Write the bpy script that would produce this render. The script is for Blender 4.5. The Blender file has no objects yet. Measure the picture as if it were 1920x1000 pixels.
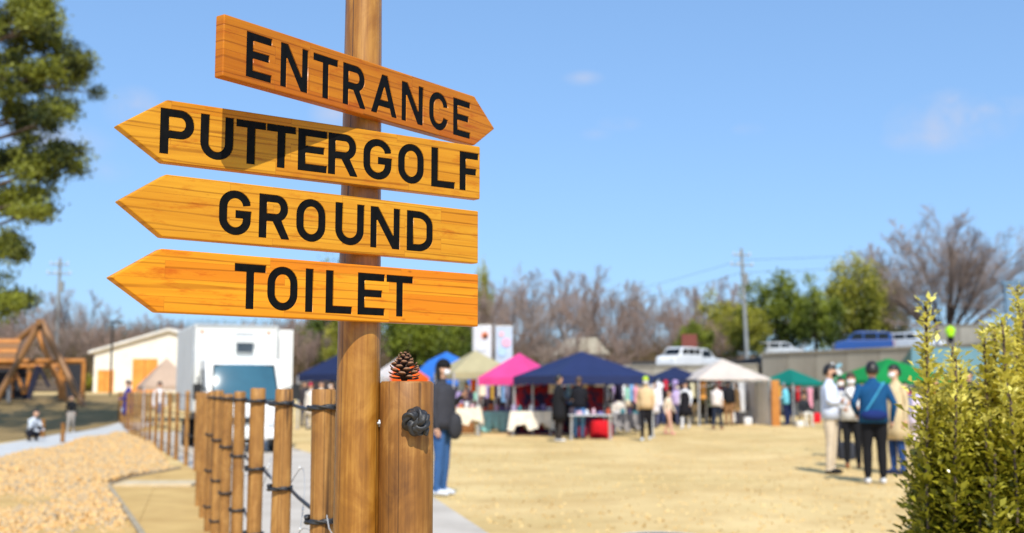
import bpy, bmesh, math, random
import numpy as np
from mathutils import Vector, Matrix, Quaternion, noise as mnoise

R = math.radians
PI = math.pi
# ------------------------------------------------------------------ camera, sky, sun, exposure
scene = bpy.context.scene
C = scene.collection
FPX = 2200.0                       # focal length in pixels of the 1920 px wide photograph
TILT = math.atan(235 / FPX)        # camera looks slightly up
CAM_H = 1.3
cam_d = bpy.data.cameras.new('camera')
cam_d.sensor_width = 36.0
cam_d.lens = 36.0 * FPX / 1920
cam_d.clip_start = 0.05
cam_d.clip_end = 2000
cam_d.dof.use_dof = True
cam_d.dof.focus_distance = 2.40
cam_d.dof.aperture_fstop = 4.0
cam_d.dof.aperture_blades = 0
cam = bpy.data.objects.new('camera', cam_d)
C.objects.link(cam)
cam.location = (0, 0, CAM_H)
cam.rotation_euler = (PI / 2 + TILT, 0, 0)
scene.camera = cam

SUN_AZ = 7.0       # degrees to the right of straight behind the camera
SUN_EL = 47.0
world = bpy.data.worlds.new('World')
scene.world = world
world.use_nodes = True
SKY_STRENGTH = 0.13
sun_d = bpy.data.lights.new('sun', 'SUN')
sun_d.energy = 4.3
sun_d.angle = R(0.53)
sun_d.color = (1.0, 0.95, 0.86)
sun = bpy.data.objects.new('sun', sun_d)
C.objects.link(sun)
to_sun = Vector((math.sin(R(SUN_AZ)) * math.cos(R(SUN_EL)), -math.cos(R(SUN_AZ)) * math.cos(R(SUN_EL)), math.sin(R(SUN_EL))))
sun.rotation_euler = to_sun.to_track_quat('Z', 'Y').to_euler()
sun.location = (5, -10, 20)

scene.view_settings.view_transform = 'Standard'
scene.view_settings.look = 'None'
scene.view_settings.exposure = 0.25
scene.view_settings.gamma = 1.0
scene.view_settings.use_curve_mapping = False
scene.render.engine = 'CYCLES'
scene.cycles.use_denoising = True
scene.cycles.max_bounces = 6
scene.cycles.transparent_max_bounces = 8
scene.cycles.caustics_reflective = False
scene.cycles.caustics_refractive = False


def ray(px, py):
    u = (px - 960) / FPX
    v = (500 - py) / FPX
    return Vector((u, math.cos(TILT) - math.sin(TILT) * v, math.sin(TILT) + math.cos(TILT) * v))


def at(px, py, Y):
    r = ray(px, py)
    return Vector((0, 0, CAM_H)) + r * (Y / r.y)


def gp(px, py, z=0.0):
    r = ray(px, py)
    return Vector((0, 0, CAM_H)) + r * ((z - CAM_H) / r.z)


# sky: Nishita plus a few thin fair-weather clouds fixed by their direction
nt = world.node_tree
nt.nodes.clear()
wo = nt.nodes.new('ShaderNodeOutputWorld')
bg = nt.nodes.new('ShaderNodeBackground')
sky = nt.nodes.new('ShaderNodeTexSky')
sky.sky_type = 'NISHITA'
sky.sun_disc = False
sky.sun_elevation = R(SUN_EL)
sky.sun_rotation = R(180 - SUN_AZ)
sky.altitude = 0
sky.air_density = 1.0
sky.dust_density = 0.6
sky.ozone_density = 2.2
bg.inputs['Strength'].default_value = SKY_STRENGTH
tc = nt.nodes.new('ShaderNodeTexCoord')
wn = nt.nodes.new('ShaderNodeTexNoise')
wn.inputs['Scale'].default_value = 14
wn.inputs['Detail'].default_value = 6
wn.inputs['Roughness'].default_value = 0.62
nt.links.new(tc.outputs['Generated'], wn.inputs['Vector'])


def wmath(op, a, b=None, clamp=False):
    n = nt.nodes.new('ShaderNodeMath')
    n.operation = op
    n.use_clamp = clamp
    for i, s in enumerate((a, b)):
        if s is None:
            continue
        if isinstance(s, (int, float)):
            n.inputs[i].default_value = s
        else:
            nt.links.new(s, n.inputs[i])
    return n.outputs[0]


total = None
for (px, py, wpx, hpx, amp) in [(1785, 228, 120, 58, 1.0), (1862, 203, 95, 24, .9), (1752, 256, 95, 34, .9), (1778, 188, 40, 24, .8), (1093, 147, 44, 16, .6), (1160, 233, 48, 16, .42), (1118, 252, 34, 14, .36), (1404, 242, 36, 13, .4),
                                 (250, 205, 58, 46, .75), (625, 213, 50, 32, .6), (90, 265, 130, 44, .6), (200, 320, 50, 26, .4), (-500, 150, 300, 90, .6), (2500, 330, 260, 60, .6), (2900, -200, 400, 120, .6)]:
    c = ray(px, py).normalized()
    sub = nt.nodes.new('ShaderNodeVectorMath')
    sub.operation = 'SUBTRACT'
    nt.links.new(tc.outputs['Generated'], sub.inputs[0])
    sub.inputs[1].default_value = c
    mul = nt.nodes.new('ShaderNodeVectorMath')
    mul.operation = 'MULTIPLY'
    nt.links.new(sub.outputs[0], mul.inputs[0])
    mul.inputs[1].default_value = (FPX / wpx, FPX / wpx, FPX / hpx)
    ln = nt.nodes.new('ShaderNodeVectorMath')
    ln.operation = 'LENGTH'
    nt.links.new(mul.outputs[0], ln.inputs[0])
    m = wmath('SUBTRACT', 1.0, ln.outputs['Value'], True)
    m = wmath('MULTIPLY', m, amp * 1.9)
    total = m if total is None else wmath('MAXIMUM', total, m)
nz = wmath('SUBTRACT', wn.outputs['Fac'], 0.36)
nz = wmath('MULTIPLY', nz, 3.6, True)
mask = wmath('MULTIPLY', total, nz, True)
mask = wmath('MULTIPLY', mask, 0.7, True)
mix = nt.nodes.new('ShaderNodeMix')
mix.data_type = 'RGBA'
nt.links.new(mask, mix.inputs['Factor'])
gm = nt.nodes.new('ShaderNodeGamma')            # softer gradient than the raw model, over the whole sky alike
gm.inputs['Gamma'].default_value = 0.53
nt.links.new(sky.outputs[0], gm.inputs['Color'])
tn_ = nt.nodes.new('ShaderNodeMix')
tn_.data_type = 'RGBA'
tn_.blend_type = 'MULTIPLY'
tn_.inputs['Factor'].default_value = 1.0
nt.links.new(gm.outputs[0], tn_.inputs['A'])
tn_.inputs['B'].default_value = (1.25, 1.80, 2.52, 1)
nt.links.new(tn_.outputs['Result'], mix.inputs['A'])
mix.inputs['B'].default_value = (3.7, 4.2, 5.5, 1)
nt.links.new(mix.outputs['Result'], bg.inputs['Color'])
nt.links.new(bg.outputs[0], wo.inputs['Surface'])


# ------------------------------------------------------------------ helpers
def tag(o, label=None, cat=None, group=None, kind=None):
    if label:
        o['label'] = label
    if cat:
        o['category'] = cat
    if group:
        o['group'] = group
    if kind:
        o['kind'] = kind
    return o


def empty(name, loc=(0, 0, 0), rz=0.0, label=None, cat=None, group=None):
    o = bpy.data.objects.new(name, None)
    C.objects.link(o)
    o.location = loc
    o.rotation_euler = (0, 0, rz)
    o.empty_display_size = 0.1
    return tag(o, label, cat, group)


def link(name, me, parent=None, loc=None, rot=None):
    o = bpy.data.objects.new(name, me)
    C.objects.link(o)
    o.parent = parent
    if loc is not None:
        o.location = loc
    if rot is not None:
        o.rotation_euler = rot
    return o


def np_mesh(name, V, F, mat=None, smooth=False, attr=None):
    """fast mesh from arrays; F is (n,3) or (n,4)"""
    V = np.asarray(V, dtype=np.float32)
    F = np.asarray(F, dtype=np.int32)
    me = bpy.data.meshes.new(name)
    n, k = F.shape
    me.vertices.add(len(V))
    me.vertices.foreach_set('co', V.ravel())
    me.loops.add(n * k)
    me.loops.foreach_set('vertex_index', F.ravel())
    me.polygons.add(n)
    me.polygons.foreach_set('loop_start', np.arange(0, n * k, k, dtype=np.int32))
    me.update(calc_edges=True)
    if smooth:
        me.polygons.foreach_set('use_smooth', np.ones(n, dtype=bool))
    if attr is not None:
        a = me.attributes.new('tint', 'FLOAT', 'POINT')
        a.data.foreach_set('value', np.asarray(attr, dtype=np.float32))
    if mat:
        me.materials.append(mat)
    me.validate()
    return me


class MB:
    def __init__(s):
        s.v = []
        s.f = []
        s.m = []
        s.cur = 0

    def add(s, vs, fs):
        b = len(s.v)
        s.v += [tuple(v) for v in vs]
        for f in fs:
            s.f.append(tuple(i + b for i in f))
            s.m.append(s.cur)
        return s

    def box(s, c, size, rz=0.0, rx=0.0, ry=0.0, taper=1.0):
        hx, hy, hz = size[0] / 2, size[1] / 2, size[2] / 2
        M = Matrix.Translation(Vector(c)) @ Matrix.Rotation(rz, 4, 'Z') @ Matrix.Rotation(ry, 4, 'Y') @ Matrix.Rotation(rx, 4, 'X')
        vs = []
        for z in (-hz, hz):
            k = taper if z > 0 else 1.0
            for x, y in ((-hx, -hy), (hx, -hy), (hx, hy), (-hx, hy)):
                vs.append(M @ Vector((x * k, y * k, z)))
        return s.add(vs, [(3, 2, 1, 0), (4, 5, 6, 7), (0, 1, 5, 4), (1, 2, 6, 5), (2, 3, 7, 6), (3, 0, 4, 7)])

    def bar(s, p, q, w, d=None):
        """rectangular bar from p to q"""
        p, q = Vector(p), Vector(q)
        d = d or w
        ax = (q - p).normalized()
        up = Vector((0, 0, 1)) if abs(ax.z) < 0.95 else Vector((0, 1, 0))
        sx = ax.cross(up).normalized() * w / 2
        sy = sx.cross(ax).normalized() * d / 2
        vs = [a + i * sx + j * sy for a in (p, q) for i, j in ((-1, -1), (1, -1), (1, 1), (-1, 1))]
        return s.add(vs, [(3, 2, 1, 0), (4, 5, 6, 7), (0, 1, 5, 4), (1, 2, 6, 5), (2, 3, 7, 6), (3, 0, 4, 7)])

    def tube(s, pts, rad, n=8, caps=True):
        pts = [Vector(p) for p in pts]
        if isinstance(rad, (int, float)):
            rad = [rad] * len(pts)
        vs = []
        prev = None
        for i, p in enumerate(pts):
            a = pts[max(i - 1, 0)]
            b = pts[min(i + 1, len(pts) - 1)]
            t = (b - a).normalized()
            if prev is None:
                u = t.cross(Vector((0, 0, 1)) if abs(t.z) < 0.9 else Vector((1, 0, 0))).normalized()
            else:
                u = (prev - t * prev.dot(t)).normalized()
            prev = u
            w = t.cross(u)
            for k in range(n):
                an = 2 * PI * k / n
                vs.append(p + (u * math.cos(an) + w * math.sin(an)) * rad[i])
        fs = []
        m = len(pts)
        for i in range(m - 1):
            for k in range(n):
                k2 = (k + 1) % n
                fs.append((i * n + k, i * n + k2, (i + 1) * n + k2, (i + 1) * n + k))
        if caps:
            fs.append(tuple(reversed(range(n))))
            fs.append(tuple(range((m - 1) * n, m * n)))
        return s.add(vs, fs)

    def loft(s, rings, caps=True):
        """rings: list of equal length point lists"""
        n = len(rings[0])
        vs = [p for r in rings for p in r]
        fs = []
        for i in range(len(rings) - 1):
            for k in range(n):
                k2 = (k + 1) % n
                fs.append((i * n + k, i * n + k2, (i + 1) * n + k2, (i + 1) * n + k))
        if caps:
            fs.append(tuple(reversed(range(n))))
            fs.append(tuple(range((len(rings) - 1) * n, len(rings) * n)))
        return s.add(vs, fs)

    def sphere(s, c, r, nu=12, nv=8, fn=None):
        if isinstance(r, (int, float)):
            r = (r, r, r)
        vs = []
        for j in range(1, nv):
            th = PI * j / nv
            for i in range(nu):
                ph = 2 * PI * i / nu
                d = Vector((math.sin(th) * math.cos(ph), math.sin(th) * math.sin(ph), math.cos(th)))
                k = fn(d) if fn else 1.0
                vs.append((c[0] + d.x * r[0] * k, c[1] + d.y * r[1] * k, c[2] + d.z * r[2] * k))
        vs.append((c[0], c[1], c[2] + r[2] * (fn(Vector((0, 0, 1))) if fn else 1)))
        vs.append((c[0], c[1], c[2] - r[2] * (fn(Vector((0, 0, -1))) if fn else 1)))
        fs = []
        for j in range(nv - 2):
            for i in range(nu):
                i2 = (i + 1) % nu
                fs.append((j * nu + i, (j + 1) * nu + i, (j + 1) * nu + i2, j * nu + i2))
        T, B = len(vs) - 2, len(vs) - 1
        for i in range(nu):
            i2 = (i + 1) % nu
            fs.append((T, i, i2))
            fs.append((B, (nv - 2) * nu + i2, (nv - 2) * nu + i))
        return s.add(vs, fs)

    def prism(s, poly, y0, y1, plane='xz'):
        """extrude a 2D polygon"""
        n = len(poly)
        vs = []
        for y in (y0, y1):
            for a, b in poly:
                vs.append((a, y, b) if plane == 'xz' else ((y, a, b) if plane == 'yz' else (a, b, y)))
        fs = [tuple(range(n)), tuple(reversed(range(n, 2 * n)))]
        for i in range(n):
            j = (i + 1) % n
            fs.append((i, i + n, j + n, j))
        return s.add(vs, fs)

    def mesh(s, name, mats, smooth=False, bevel=0.0, seg=2, autosmooth=None):
        me = bpy.data.meshes.new(name)
        me.from_pydata(s.v, [], s.f)
        if not isinstance(mats, (list, tuple)):
            mats = [mats]
        for m in mats:
            me.materials.append(m)
        me.polygons.foreach_set('material_index', s.m)
        bm = bmesh.new()
        bm.from_mesh(me)
        bmesh.ops.recalc_face_normals(bm, faces=bm.faces)
        if bevel:
            bmesh.ops.bevel(bm, geom=[e for e in bm.edges if e.is_manifold and e.calc_face_angle(0) > 0.5], offset=bevel, segments=seg, affect='EDGES', profile=0.6)
        if autosmooth is not None:
            for f in bm.faces:
                f.smooth = True
            for e in bm.edges:
                if e.is_manifold and e.calc_face_angle(0) > autosmooth:
                    e.smooth = False
        elif smooth:
            for f in bm.faces:
                f.smooth = True
        bm.to_mesh(me)
        bm.free()
        return me

    def build(s, name, mats, parent=None, loc=None, rot=None, **kw):
        return link(name, s.mesh(name, mats, **kw), parent, loc, rot)


# ------------------------------------------------------------------ materials
MATS = {}


def lin(c):
    return tuple(((x / 255) / 12.92 if x / 255 <= 0.04045 else ((x / 255 + 0.055) / 1.055) ** 2.4) for x in c)


def M(name, c1, c2=None, scale=6.0, rough=0.6, bump=0.0, metallic=0.0, detail=4.0, stretch=(1, 1, 1), coat=0.0, spec=0.5, trans=0.0, lo=0.35, hi=0.65, bdist=0.01, attr=False, c3=None, bscale=None):
    """procedural principled material: noise between two real colours (linear), optional fine relief.
    attr=True mixes c1 to c2 by the per-vertex tint attribute instead"""
    if name in MATS:
        return MATS[name]
    m = bpy.data.materials.new(name)
    m.use_nodes = True
    t = m.node_tree
    b = t.nodes['Principled BSDF']
    b.inputs['Roughness'].default_value = rough
    b.inputs['Metallic'].default_value = metallic
    b.inputs['Specular IOR Level'].default_value = spec
    if coat:
        b.inputs['Coat Weight'].default_value = coat
        b.inputs['Coat Roughness'].default_value = 0.12
    if c2 is None:
        c2 = tuple(min(1, x * 0.82) for x in c1)
    co = t.nodes.new('ShaderNodeTexCoord')
    mp = t.nodes.new('ShaderNodeMapping')
    mp.inputs['Scale'].default_value = stretch
    t.links.new(co.outputs['Object'], mp.inputs['Vector'])
    n = t.nodes.new('ShaderNodeTexNoise')
    n.inputs['Scale'].default_value = scale
    n.inputs['Detail'].default_value = detail
    n.inputs['Roughness'].default_value = 0.6
    t.links.new(mp.outputs[0], n.inputs['Vector'])
    rp = t.nodes.new('ShaderNodeValToRGB')
    rp.color_ramp.elements[0].position = lo
    rp.color_ramp.elements[1].position = hi
    rp.color_ramp.elements[0].color = (*c1, 1)
    rp.color_ramp.elements[1].color = (*c2, 1)
    src = n.outputs['Fac']
    if attr:
        at_ = t.nodes.new('ShaderNodeAttribute')
        at_.attribute_name = 'tint'
        rp.color_ramp.elements[0].position = 0
        rp.color_ramp.elements[1].position = 1
        src = at_.outputs['Fac']
    if c3:
        e = rp.color_ramp.elements.new(0.5)
        e.color = (*c3, 1)
    t.links.new(src, rp.inputs[0])
    t.links.new(rp.outputs[0], b.inputs['Base Color'])
    if bump:
        bp = t.nodes.new('ShaderNodeBump')
        bp.inputs['Strength'].default_value = bump
        bp.inputs['Distance'].default_value = bdist
        if bscale:
            n2 = t.nodes.new('ShaderNodeTexNoise')
            n2.inputs['Scale'].default_value = bscale
            n2.inputs['Detail'].default_value = 5
            t.links.new(mp.outputs[0], n2.inputs['Vector'])
            t.links.new(n2.outputs['Fac'], bp.inputs['Height'])
        else:
            t.links.new(n.outputs['Fac'], bp.inputs['Height'])
        t.links.new(bp.outputs[0], b.inputs['Normal'])
    if trans:
        tr = t.nodes.new('ShaderNodeBsdfTranslucent')
        t.links.new(rp.outputs[0], tr.inputs['Color'])
        mx = t.nodes.new('ShaderNodeMixShader')
        mx.inputs[0].default_value = trans
        t.links.new(b.outputs[0], mx.inputs[1])
        t.links.new(tr.outputs[0], mx.inputs[2])
        t.links.new(mx.outputs[0], t.nodes['Material Output'].inputs['Surface'])
    MATS[name] = m
    return m


def cloth(name, rgb, trans=0.0, var=0.8):
    c = lin(rgb)
    return M('cloth_' + name, c, tuple(x * var for x in c), scale=7, rough=0.85, bump=0.25, bscale=25, spec=0.25, trans=trans)


def paint(name, rgb, rough=0.3, coat=0.4):
    c = lin(rgb)
    return M('paint_' + name, c, tuple(x * 0.92 for x in c), scale=2, rough=rough, coat=coat)


def glass(name, rgb, rough=0.05):
    c = lin(rgb)
    return M('glass_' + name, c, tuple(x * 0.7 for x in c), scale=1.3, rough=rough, spec=1.0, coat=0.9)


def wood_sign(name, base, dark, red, seed):
    """varnished finger-jointed board: staves along x, stacked in z"""
    m = bpy.data.materials.new(name)
    m.use_nodes = True
    t = m.node_tree
    L = t.links.new
    N = t.nodes.new
    b = t.nodes['Principled BSDF']
    co = N('ShaderNodeTexCoord')
    sp = N('ShaderNodeSeparateXYZ')
    L(co.outputs['Object'], sp.inputs[0])
    cb = N('ShaderNodeCombineXYZ')
    L(sp.outputs['X'], cb.inputs['X'])
    L(sp.outputs['Z'], cb.inputs['Y'])
    mp = N('ShaderNodeMapping')
    mp.inputs['Location'].default_value = (seed * 0.37, seed * 0.011, 0)
    L(cb.outputs[0], mp.inputs['Vector'])
    br = N('ShaderNodeTexBrick')
    br.inputs['Scale'].default_value = 1.0
    br.inputs['Brick Width'].default_value = 0.31
    br.inputs['Row Height'].default_value = 0.0335
    br.inputs['Mortar Size'].default_value = 0.00035
    br.inputs['Mortar Smooth'].default_value = 0.3
    br.offset = 0.37
    br.squash = 0.8
    br.inputs['Color1'].default_value = (0, 0, 0, 1)
    br.inputs['Color2'].default_value = (1, 1, 1, 1)
    br.inputs['Mortar'].default_value = (0.5, 0.5, 0.5, 1)
    L(mp.outputs[0], br.inputs['Vector'])
    # grain, offset per stave
    g0 = N('ShaderNodeMapping')
    g0.inputs['Scale'].default_value = (1.7, 1, 40)
    add = N('ShaderNodeVectorMath')
    add.operation = 'ADD'
    sc = N('ShaderNodeVectorMath')
    sc.operation = 'SCALE'
    sc.inputs['Scale'].default_value = 3.0
    L(br.outputs['Color'], sc.inputs[0])
    L(co.outputs['Object'], add.inputs[0])
    L(sc.outputs[0], add.inputs[1])
    L(add.outputs[0], g0.inputs['Vector'])
    n1 = N('ShaderNodeTexNoise')
    n1.inputs['Scale'].default_value = 1.6
    n1.inputs['Detail'].default_value = 5
    n1.inputs['Roughness'].default_value = 0.6
    n1.inputs['Distortion'].default_value = 0.5
    L(g0.outputs[0], n1.inputs['Vector'])
    g1 = N('ShaderNodeMapping')
    g1.inputs['Scale'].default_value = (1.1, 1, 15)
    L(add.outputs[0], g1.inputs['Vector'])
    wv = N('ShaderNodeTexWave')
    wv.wave_type = 'BANDS'
    wv.bands_direction = 'Z'
    wv.inputs['Scale'].default_value = 1.0
    wv.inputs['Distortion'].default_value = 9.0
    wv.inputs['Detail'].default_value = 3
    wv.inputs['Detail Scale'].default_value = 0.8
    L(g1.outputs[0], wv.inputs['Vector'])
    rl = N('ShaderNodeValToRGB')           # thin dark growth lines
    rl.color_ramp.elements[0].position = 0.0
    rl.color_ramp.elements[0].color = (1, 1, 1, 1)
    rl.color_ramp.elements[1].position = 0.1
    rl.color_ramp.elements[1].color = (0, 0, 0, 1)
    L(wv.outputs['Fac'], rl.inputs[0])
    base_r = N('ShaderNodeValToRGB')
    e = base_r.color_ramp.elements
    e[0].position = 0.28
    e[0].color = (*dark, 1)
    e[1].position = 0.62
    e[1].color = (*base, 1)
    L(n1.outputs['Fac'], base_r.inputs[0])
    # stave tone
    tone = N('ShaderNodeMix')
    tone.data_type = 'RGBA'
    tone.blend_type = 'MIX'
    L(base_r.outputs[0], tone.inputs['A'])
    tone.inputs['B'].default_value = (*red, 1)
    pw = N('ShaderNodeMath')
    pw.operation = 'POWER'
    pw.inputs[1].default_value = 2.2
    L(br.outputs['Color'], pw.inputs[0])
    tm = N('ShaderNodeMath')
    tm.operation = 'MULTIPLY'
    tm.inputs[1].default_value = 0.68
    L(pw.outputs[0], tm.inputs[0])
    L(tm.outputs[0], tone.inputs['Factor'])
    # reddish blotches where the stain soaked in
    n3 = N('ShaderNodeTexNoise')
    n3.inputs['Scale'].default_value = 1.0
    n3.inputs['Detail'].default_value = 6
    n3.inputs['Roughness'].default_value = 0.72
    g3 = N('ShaderNodeMapping')
    g3.inputs['Scale'].default_value = (9, 1, 42)
    g3.inputs['Location'].default_value = (seed, 0, seed * 2.1)
    L(co.outputs['Object'], g3.inputs['Vector'])
    L(g3.outputs[0], n3.inputs['Vector'])
    r3 = N('ShaderNodeValToRGB')
    r3.color_ramp.elements[0].position = 0.54
    r3.color_ramp.elements[0].color = (0, 0, 0, 1)
    r3.color_ramp.elements[1].position = 0.74
    r3.color_ramp.elements[1].color = (1, 1, 1, 1)
    L(n3.outputs['Fac'], r3.inputs[0])
    m3 = N('ShaderNodeMix')
    m3.data_type = 'RGBA'
    m3.inputs['B'].default_value = (red[0] * 0.8, red[1] * 0.55, red[2] * 0.5, 1)
    L(tone.outputs['Result'], m3.inputs['A'])
    L(r3.outputs[0], m3.inputs['Factor'])
    lnm = N('ShaderNodeMix')
    lnm.data_type = 'RGBA'
    lnm.inputs['B'].default_value = (dark[0] * 0.42, dark[1] * 0.3, dark[2] * 0.25, 1)
    lm = N('ShaderNodeMath')
    lm.operation = 'MULTIPLY'
    L(rl.outputs[0], lm.inputs[0])
    n4 = N('ShaderNodeTexNoise')
    n4.inputs['Scale'].default_value = 7
    L(co.outputs['Object'], n4.inputs['Vector'])
    L(n4.outputs['Fac'], lm.inputs[1])
    L(lm.outputs[0], lnm.inputs['Factor'])
    L(m3.outputs['Result'], lnm.inputs['A'])
    # a few small knots
    vo = N('ShaderNodeTexVoronoi')
    vo.inputs['Scale'].default_value = 15
    gv = N('ShaderNodeMapping')
    gv.inputs['Scale'].default_value = (0.75, 0, 1.5)
    gv.inputs['Location'].default_value = (seed * 3.1, 0, seed)
    L(co.outputs['Object'], gv.inputs['Vector'])
    L(gv.outputs[0], vo.inputs['Vector'])
    rk = N('ShaderNodeValToRGB')
    rk.color_ramp.elements[0].position = 0.02
    rk.color_ramp.elements[0].color = (0.8, 0.8, 0.8, 1)
    rk.color_ramp.elements[1].position = 0.085
    rk.color_ramp.elements[1].color = (0, 0, 0, 1)
    L(vo.outputs['Distance'], rk.inputs[0])
    sk = N('ShaderNodeSeparateColor')
    L(vo.outputs['Color'], sk.inputs[0])
    gt = N('ShaderNodeMath')
    gt.operation = 'GREATER_THAN'
    gt.inputs[1].default_value = 0.72
    L(sk.outputs[0], gt.inputs[0])
    km = N('ShaderNodeMath')
    km.operation = 'MULTIPLY'
    L(rk.outputs[0], km.inputs[0])
    L(gt.outputs[0], km.inputs[1])
    kn = N('ShaderNodeMix')
    kn.data_type = 'RGBA'
    kn.inputs['B'].default_value = (dark[0] * 0.55, dark[1] * 0.4, dark[2] * 0.4, 1)
    L(lnm.outputs['Result'], kn.inputs['A'])
    L(km.outputs[0], kn.inputs['Factor'])
    # joint lines
    jt = N('ShaderNodeMix')
    jt.data_type = 'RGBA'
    jt.inputs['B'].default_value = (dark[0] * 0.6, dark[1] * 0.45, dark[2] * 0.4, 1)
    jm = N('ShaderNodeMath')
    jm.operation = 'MULTIPLY'
    jm.inputs[1].default_value = 0.7
    L(br.outputs['Fac'], jm.inputs[0])
    L(jm.outputs[0], jt.inputs['Factor'])
    L(kn.outputs['Result'], jt.inputs['A'])
    L(jt.outputs['Result'], b.inputs['Base Color'])
    b.inputs['Roughness'].default_value = 0.42
    b.inputs['Coat Weight'].default_value = 0.06
    b.inputs['Specular IOR Level'].default_value = 0.18
    b.inputs['Coat Roughness'].default_value = 0.22
    bp = N('ShaderNodeBump')
    bp.inputs['Strength'].default_value = 0.35
    bp.inputs['Distance'].default_value = 0.0012
    ba = N('ShaderNodeMath')
    ba.operation = 'SUBTRACT'
    L(n1.outputs['Fac'], ba.inputs[0])
    L(lm.outputs[0], ba.inputs[1])
    L(ba.outputs[0], bp.inputs['Height'])
    L(bp.outputs[0], b.inputs['Normal'])
    return m


def wood_log(name, c_mid, c_dark, c_light, grain=16.0, crack=True, seed=0.0, rough=0.5, coat=0.12):
    """stained round log, grain along z"""
    m = bpy.data.materials.new(name)
    m.use_nodes = True
    t = m.node_tree
    L = t.links.new
    N = t.nodes.new
    b = t.nodes['Principled BSDF']
    co = N('ShaderNodeTexCoord')
    oi = N('ShaderNodeObjectInfo')
    ofs = N('ShaderNodeVectorMath')
    ofs.operation = 'ADD'
    L(co.outputs['Object'], ofs.inputs[0])
    sc0 = N('ShaderNodeVectorMath')
    sc0.operation = 'SCALE'
    sc0.inputs[0].default_value = (3.1, 5.7, 11.3)
    L(oi.outputs['Random'], sc0.inputs['Scale'])
    L(sc0.outputs[0], ofs.inputs[1])

    def nz(scale, st, det=5, dist=0.0):
        mp = N('ShaderNodeMapping')
        mp.inputs['Scale'].default_value = st
        mp.inputs['Location'].default_value = (seed, seed * 0.7, seed * 1.3)
        L(ofs.outputs[0], mp.inputs['Vector'])
        n = N('ShaderNodeTexNoise')
        n.inputs['Scale'].default_value = scale
        n.inputs['Detail'].default_value = det
        n.inputs['Roughness'].default_value = 0.6
        n.inputs['Distortion'].default_value = dist
        L(mp.outputs[0], n.inputs['Vector'])
        return n.outputs['Fac']

    broad = nz(1.0, (grain, grain, 3.2), 4, 0.6)
    fine = nz(1.0, (grain * 10, grain * 10, 4.0), 4)
    blot = nz(1.0, (grain * 1.1, grain * 1.1, 8.0), 6, 1.2)
    r = N('ShaderNodeValToRGB')
    e = r.color_ramp.elements
    e[0].position = 0.33
    e[0].color = (*c_dark, 1)
    e[1].position = 0.66
    e[1].color = (*c_light, 1)
    k = e.new(0.5)
    k.color = (*c_mid, 1)
    mixn = N('ShaderNodeMix')
    mixn.data_type = 'FLOAT'
    mixn.inputs['Factor'].default_value = 0.48
    L(broad, mixn.inputs['A'])
    L(fine, mixn.inputs['B'])
    mixb = N('ShaderNodeMix')
    mixb.data_type = 'FLOAT'
    mixb.inputs['Factor'].default_value = 0.38
    L(mixn.outputs['Result'], mixb.inputs['A'])
    L(blot, mixb.inputs['B'])
    L(mixb.outputs['Result'], r.inputs[0])
    out = r.outputs[0]
    hgt = mixn.outputs['Result']
    if crack:
        cr = nz(1.0, (grain * 1.7, grain * 1.7, 0.22), 1, 0.2)
        rr = N('ShaderNodeValToRGB')
        ee = rr.color_ramp.elements
        ee[0].position = 0.485
        ee[0].color = (0, 0, 0, 1)
        ee[1].position = 0.515
        ee[1].color = (0, 0, 0, 1)
        kk = ee.new(0.5)
        kk.color = (1, 1, 1, 1)
        L(cr, rr.inputs[0])
        mx = N('ShaderNodeMix')
        mx.data_type = 'RGBA'
        mx.inputs['B'].default_value = (c_dark[0] * 0.3, c_dark[1] * 0.3, c_dark[2] * 0.3, 1)
        mm = N('ShaderNodeMath')
        mm.operation = 'MULTIPLY'
        mm.inputs[1].default_value = 0.92
        L(rr.outputs[0], mm.inputs[0])
        L(mm.outputs[0], mx.inputs['Factor'])
        L(out, mx.inputs['A'])
        out = mx.outputs['Result']
        sb = N('ShaderNodeMath')
        sb.operation = 'SUBTRACT'
        L(hgt, sb.inputs[0])
        L(rr.outputs[0], sb.inputs[1])
        hgt = sb.outputs[0]
    L(out, b.inputs['Base Color'])
    b.inputs['Roughness'].default_value = rough
    b.inputs['Coat Weight'].default_value = coat
    b.inputs['Coat Roughness'].default_value = 0.3
    bp = N('ShaderNodeBump')
    bp.inputs['Strength'].default_value = 0.5
    bp.inputs['Distance'].default_value = 0.0015
    L(hgt, bp.inputs['Height'])
    L(bp.outputs[0], b.inputs['Normal'])
    MATS[name] = m
    return m


W_POLE = wood_log('stained_pole', (0.30, 0.12, 0.012), (0.11, 0.036, 0.004), (0.55, 0.27, 0.045), 12, seed=2.0, rough=0.42, coat=0.2)
W_POST = wood_log('stained_post', (0.25, 0.10, 0.014), (0.085, 0.028, 0.004), (0.47, 0.23, 0.05), 13, seed=7.0, rough=0.6, coat=0.05)
W_FENCE = wood_log('fence_post_wood', (0.33, 0.15, 0.03), (0.16, 0.062, 0.012), (0.50, 0.26, 0.07), 13, seed=9.0, rough=0.65, coat=0.0)
W_TIMBER = wood_log('orange_timber', (0.50, 0.19, 0.03), (0.34, 0.11, 0.016), (0.62, 0.27, 0.06), 6, crack=False, seed=4.0)  # its orange also paints sunlight onto the lit beams of the play frame
BLACK_ROPE = M('black_rope', (0.012, 0.012, 0.013), (0.03, 0.03, 0.032), scale=160, rough=0.5, bump=0.8, bdist=0.001, spec=0.6)
LETTER = M('black_letter_paint', (0.004, 0.004, 0.004), (0.007, 0.007, 0.007), scale=60, rough=0.45, bump=0.15, bdist=0.0006, spec=0.07)
LAWN = bpy.data.materials.new('dry_lawn')
LAWN.use_nodes = True
_t = LAWN.node_tree
_b = _t.nodes['Principled BSDF']
_b.inputs['Roughness'].default_value = 0.95
_b.inputs['Specular IOR Level'].default_value = 0.1
_co = _t.nodes.new('ShaderNodeTexCoord')


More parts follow.
